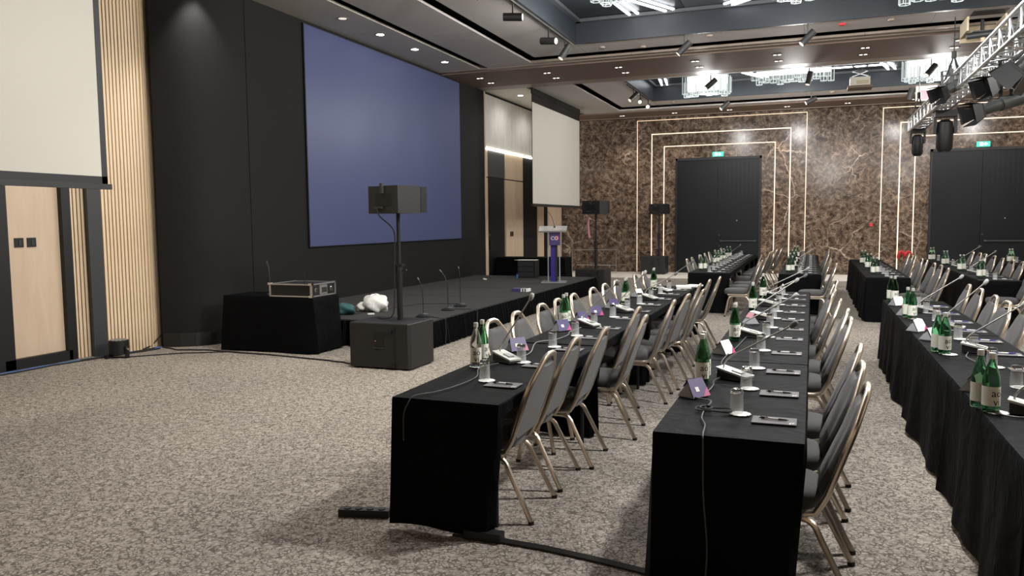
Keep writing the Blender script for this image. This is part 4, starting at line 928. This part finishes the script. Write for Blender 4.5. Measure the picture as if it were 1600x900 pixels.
# glass console table by the marble
o = thing('glass_console', 'thin glass and steel console table standing against the marble wall', 'table', (-6.85,26.1,0))
part('top', MB().box(-.78,.78,-.22,.22,.77,.785), X['alu'], o); part('shelf_rail', MB().box(-.62,.78,-.21,-.19,.26,.28), X['alu'], o)
for x in (-.76,.76,.55): part('leg', MB().cyl((x,-.18,0),(x,-.18,.77 if x != .55 else .28),.012,n=6), X['alu'], o)
solo('hanging_strap', MB().tube([(0,0,0),(-.02,0,-.2),(.0,0,-.45),(.02,0,-.55)],.02,.03,n=6), X['pink'], 'small pink and orange strap hanging beside the middle speaker pole', 'strap', smooth=True, loc=(-5.22,19.25,1.88))

# ================================================================ floor items
o = thing('uplight', 'round black LED uplight on the carpet before the oak slats', 'light', (-8.62,7.92,0))
part('housing', MB().cyl((0,0,.06),(0,0,.23),.125,n=24), X['black'], o, True)
part('lens_plate', MB().cyl((0,0,.23),(0,0,.236),.115,n=24), X['cofgrey'], o)
lm = MB().cyl((0,0,0),(0,0,.01),.016,n=8).mesh('led_lens', X['alu'])
for r,n_ in ((0,1),(.045,6),(.088,12)):
    for i in range(n_): q = link('led_lens', lm, o); q.location = (r*math.cos(2*math.pi*i/n_), r*math.sin(2*math.pi*i/n_), .236)
part('bracket', MB().box(-.15,-.135,-.03,.03,0,.16).box(.135,.15,-.03,.03,0,.16).box(-.15,.15,-.03,.03,0,.012).box(-.09,-.05,-.16,-.1,0,.05), X['black'], o)
part('knob', MB().cyl((.15,0,.12),(.18,0,.12),.02,n=10), X['chrome'], o)
rr = random.Random(4)
def floor_cable(pts, r, m, label, jitter=.015):
    P = []
    for (a,b) in zip(pts[:-1],pts[1:]):
        for k in range(4):
            t = k/4; P.append((a[0]+(b[0]-a[0])*t+rr.uniform(-jitter,jitter), a[1]+(b[1]-a[1])*t+rr.uniform(-jitter,jitter), r))
    P.append((*pts[-1], r)); solo('floor_cable', MB().tube(P, r, n=6), X[m], label, 'cable', smooth=True)
floor_cable([(-9.0,5.8),(-9.0,6.6),(-8.98,7.1),(-8.85,7.7),(-8.75,8.2),(-8.72,8.7)],.012,'rubber','thick black cable along the foot of the oak slatted wall')
floor_cable([(-8.98,6.3),(-8.93,7.0),(-8.88,7.6),(-8.78,8.1),(-8.70,8.72)],.011,'bluecable','blue cable along the foot of the oak slatted wall')
floor_cable([(-8.95,6.0),(-8.90,7.2),(-8.80,7.75),(-8.68,8.3),(-8.64,8.65)],.010,'rubber','thin black cable beside the blue one at the slatted wall')
floor_cable([(-8.92,5.8),(-8.96,6.9),(-8.91,7.4)],.009,'greycable','grey cable at the foot of the pale door panel')
floor_cable([(-8.68,8.75),(-8.3,8.62),(-7.9,8.74),(-7.2,8.70),(-6.4,8.62),(-5.6,8.5),(-5.26,8.4)],.010,'rubber','black cable crossing the carpet from the corner to the nearest subwoofer')
floor_cable([(-8.5,7.95),(-8.0,8.45),(-7.5,8.7),(-6.9,8.66)],.008,'rubber','thin black cable from the uplight toward the side table')
solo('wall_cable', MB().tube([(-8.75,8.9,.30),(-8.80,8.82,.15),(-8.86,8.72,.03),(-8.8,8.5,.01)],.010,n=6), X['rubber'], 'black cable climbing the corner where oak slats meet the black wall', 'cable', smooth=True)
o = thing('power_strip', 'black power strip on the carpet at left foot of the nearest table', 'power strip', (-2.47,4.02,0), .25)
part('housing', MB().box(-.17,.14,-.03,.03,0,.045), X['black'], o)
for k in range(4): part('socket', MB().cyl((-.12+k*.07,0,.045),(-.12+k*.07,0,.050),.022,n=12), X['rubber'], o)
s = MB()
for dx,dy in ((0,0),(.0,.018),(.0,-.018)): s.tube([(-1.85+dx,3.93+dy,.008),(-1.6,3.93+dy,.008),(-1.3,3.91+dy,.008),(-1.05,3.87+dy,.008),(-.85,3.83+dy,.008),(-.72,3.80+dy,.008)],.009,n=6)
solo('cable_bundle', s, X['rubber'], 'black cable bundle crossing the aisle between front left and centre tables', 'cable', smooth=True)
solo('cable_box', MB().box(-.12,.10,-.035,.035,0,.05), X['black'], 'small black cable box at the front right foot of left table', 'box', loc=(-1.66,3.93,0))
# carpet joints across the aisles
for k,y in enumerate((11.0,13.9,21.9)):
    solo('carpet_joint', MB().box(.35,3.6,y,y+.02,0,.002), X['greycable'], 'thin dark joint line across the carpet, %s from the front right aisle' % ORD[k], 'carpet joint')

# ================================================================ lighting truss
tr = thing('lighting_truss', 'aluminium box truss hanging under the ceiling at upper right', 'truss', (2.24,0,3.93))
y0, y1, hw = 7.6, 21.2, .14
for a in (-hw,hw):
    for b in (-hw,hw): part('chord', MB().cyl((a,y0,b),(a,y1,b),.025,n=10), X['alu'], tr, True)
s = MB(); y = y0; k = 0
while y < y1-.01:
    yn = min(y+.27,y1)
    for a in (-hw,hw):
        s.cyl((a,y,-hw if k%2 else hw),(a,yn,hw if k%2 else -hw),.010,n=6)
        s.cyl((-hw if k%2 else hw,y,a),(hw if k%2 else -hw,yn,a),.010,n=6)
    if k%2 == 0:
        for a in (-hw,hw): s.cyl((a,y,-hw),(a,y,hw),.010,n=6); s.cyl((-hw,y,a),(hw,y,a),.010,n=6)
    y = yn; k += 1
part('lacing', s, X['alu'], tr)
part('end_frame', MB().bar((-hw,y1,-hw),(hw,y1,-hw),.03).bar((-hw,y1,hw),(hw,y1,hw),.03).bar((-hw,y1,-hw),(-hw,y1,hw),.03).bar((hw,y1,-hw),(hw,y1,hw),.03).bar((-hw,y1,-hw),(hw,y1,hw),.02), X['alu'], tr)
for i,yy in enumerate((10.0,15.8,20.6)):
    s = MB()
    for a in (-hw,hw):
        for dy in (-.12,.12): s.cyl((2.24+a,yy+dy,3.93+hw),(2.24,yy,4.55),.012,n=6)
    s.cyl((2.24,yy,4.55),(2.24,yy,CZ),.008,n=6).cyl((2.24,yy,4.50),(2.24,yy,4.62),.04,n=8)
    solo('rigging_sling', s, X['black'], 'black rigging sling and cable holding the truss, %s from the camera' % ORD[i], 'sling')
def profile_spot(loc, aim, label, L=.62, r=.10, shutter=True):
    o = thing('stage_profile_light', label, 'light', loc, 0); a = Vector(aim).normalized(); c = Vector((0,0,0))
    q = a.to_track_quat('Z','Y').to_matrix()
    part('lens_tube', MB().cyl(c, c+a*L*.5, r*.8, n=18), X['olive'], o, True)
    part('lamp_housing', MB().cyl(c-a*L*.5, c, r, r*.95, n=18), X['olive'], o, True)
    e = c+a*L*.5; s = MB()
    R = [[tuple(e+q@Vector(p)) for p in ((-r,-r,0),(r,-r,0),(r,r,0),(-r,r,0))],[tuple(e+a*.03+q@Vector(p)) for p in ((-r,-r,0),(r,-r,0),(r,r,0),(-r,r,0))]]
    s.rings(R); part('gel_frame', s, X['black'], o)
    if shutter:
        for i,(dx,dy) in enumerate(((1,0),(-1,0),(0,1),(0,-1))):
            s = MB(); u = Vector((dx,dy,0)); v = Vector((-dy,dx,0)); b0 = u*r*1.0
            pts = [b0-v*r, b0+v*r, b0+u*r*.55+v*r*1.25+Vector((0,0,r*1.7)), b0+u*r*.55-v*r*1.25+Vector((0,0,r*1.7))]
            A = [tuple(e+a*.03+q@p) for p in pts]; B = [tuple(e+a*.03+q@(p+u*.008)) for p in pts]
            s.rings([A,B]); part('barn_door', s, X['black'], o)
    part('yoke', MB().bar((0,0,.0),(0,0,.30),.05,.015).bar((-.13,0,0),(.13,0,0),.02).bar((-.13,0,0),(-.13,0,.2),.04,.01).bar((.13,0,0),(.13,0,.2),.04,.01).bar((-.13,0,.2),(.13,0,.2),.04,.01), X['black'], o)
profile_spot((2.42,12.3,3.62),(-.85,-.55,-.42),'dark theatre spotlight with barn doors below the truss, upper one of the cluster')
profile_spot((2.42,12.9,3.32),(-.9,-.45,-.30),'dark greenish theatre spotlight with barn doors, lowest of the truss cluster')
profile_spot((2.40,10.7,3.66),(-.55,.3,-.6),'dark theatre spotlight with barn doors at the right picture edge',.55,.12)
profile_spot((2.02,14.4,3.80),(-.5,-.4,-.3),'small black theatre spotlight on the left of the truss',.3,.09)
profile_spot((2.30,16.6,4.22),(-.3,-.4,-.2),'small black spotlight clamped above the truss before the bright chandelier',.3,.08,False)
profile_spot((2.75,11.5,3.75),(.6,.5,-.4),'dark theatre spotlight turned away on the right of the truss',.6,.11)
def moving_head(loc, s_, label):
    o = thing('moving_head_light', label, 'light', loc)
    part('clamp_base', MB().box(-.15*s_,.15*s_,-.12*s_,.12*s_,-.10*s_,0), X['black'], o)
    part('yoke_arm', MB().box(-.16*s_,-.12*s_,-.05*s_,.05*s_,-.34*s_,-.10*s_), X['black'], o); part('yoke_arm', MB().box(.12*s_,.16*s_,-.05*s_,.05*s_,-.34*s_,-.10*s_), X['black'], o)
    part('head', MB().lathe([(0,-.62*s_),(.08*s_,-.62*s_),(.115*s_,-.56*s_),(.12*s_,-.30*s_),(.105*s_,-.18*s_),(.06*s_,-.14*s_),(0,-.14*s_)],18), X['black'], o, True)
    part('lens', MB().cyl((0,0,-.625*s_),(0,0,-.618*s_),.07*s_,n=16), X['olive'], o)
moving_head((2.33,17.2,3.78),1.25,'black moving head light hanging from the truss, larger nearer one')
moving_head((2.24,20.6,3.80),1.0,'black moving head light hanging from the far end of the truss')
# projector lift and open ceiling hatches
o = thing('ceiling_projector', 'cream projector on a scissor lift lowered from the far coffer', 'projector', (1.0,21.0,0))
part('tray', MB().box(-.27,.27,-.25,.25,4.84,4.90), X['brown'], o); part('projector_body', MB().box(-.22,.22,-.2,.2,4.90,5.10), X['cream'], o)
part('vent_grille', MB().box(-.08,.19,-.206,-.2,4.93,5.02), X['ply'], o)
s = MB()
for k in range(4):
    z = 5.12+k*.12; s.bar((-.18,-.1,z),(.18,-.1,z+.12),.02).bar((.18,-.1,z),(-.18,-.1,z+.12),.02)
part('scissor_arm', s, X['alu'], o)
o = thing('ceiling_hatch', 'open plywood-sided ceiling hatch holding pipework at upper right', 'hatch', (2.72,16.0,0), 0)
part('hatch_opening', MB().box(-.26,.26,-.55,-.2,CZ-.012,CZ-.004), X['slot'], o)
s = MB().box(-.30,.30,.5,.53,4.88,5.16).box(-.30,-.27,-.2,.53,4.95,5.19).box(.27,.30,-.2,.53,4.95,5.19); part('hatch_side', s, X['ply'], o)
part('pipe', MB().cyl((-.25,.15,4.92),(.35,.15,4.96),.055,n=12).cyl((0,.2,5.2),(0,.2,4.9),.03,n=8).box(-.15,.3,.1,.2,4.98,5.0), X['olive'], o, True)
part('hook', MB().cyl((.0,.1,4.80),(.0,.1,4.87),.04,n=10), X['ply'], o)
o = thing('ceiling_hatch', 'small open ceiling hatch with pinkish panel, left of the truss far end', 'hatch', (2.72,23.35,0), 0)
part('hatch_side', MB().box(-.25,.25,.1,.13,4.80,5.18), X['cream'], o); part('hatch_panel', MB().box(-.17,.17,.05,.09,4.84,5.06), X['pink'], o)
part('hatch_can', MB().cyl((-.42,0,4.82),(-.34,0,5.12),.08,n=14), X['blackm'], o, True)

# drop unused prototypes
for p in (CH,BOT,BOTC,BOTF,GLS,CST,PAD,PEN,PENB,TENT,TENTP,TENTW):
    if p.name not in USED:
        for c in list(p.children_recursive): bpy.data.objects.remove(c)
        bpy.data.objects.remove(p)
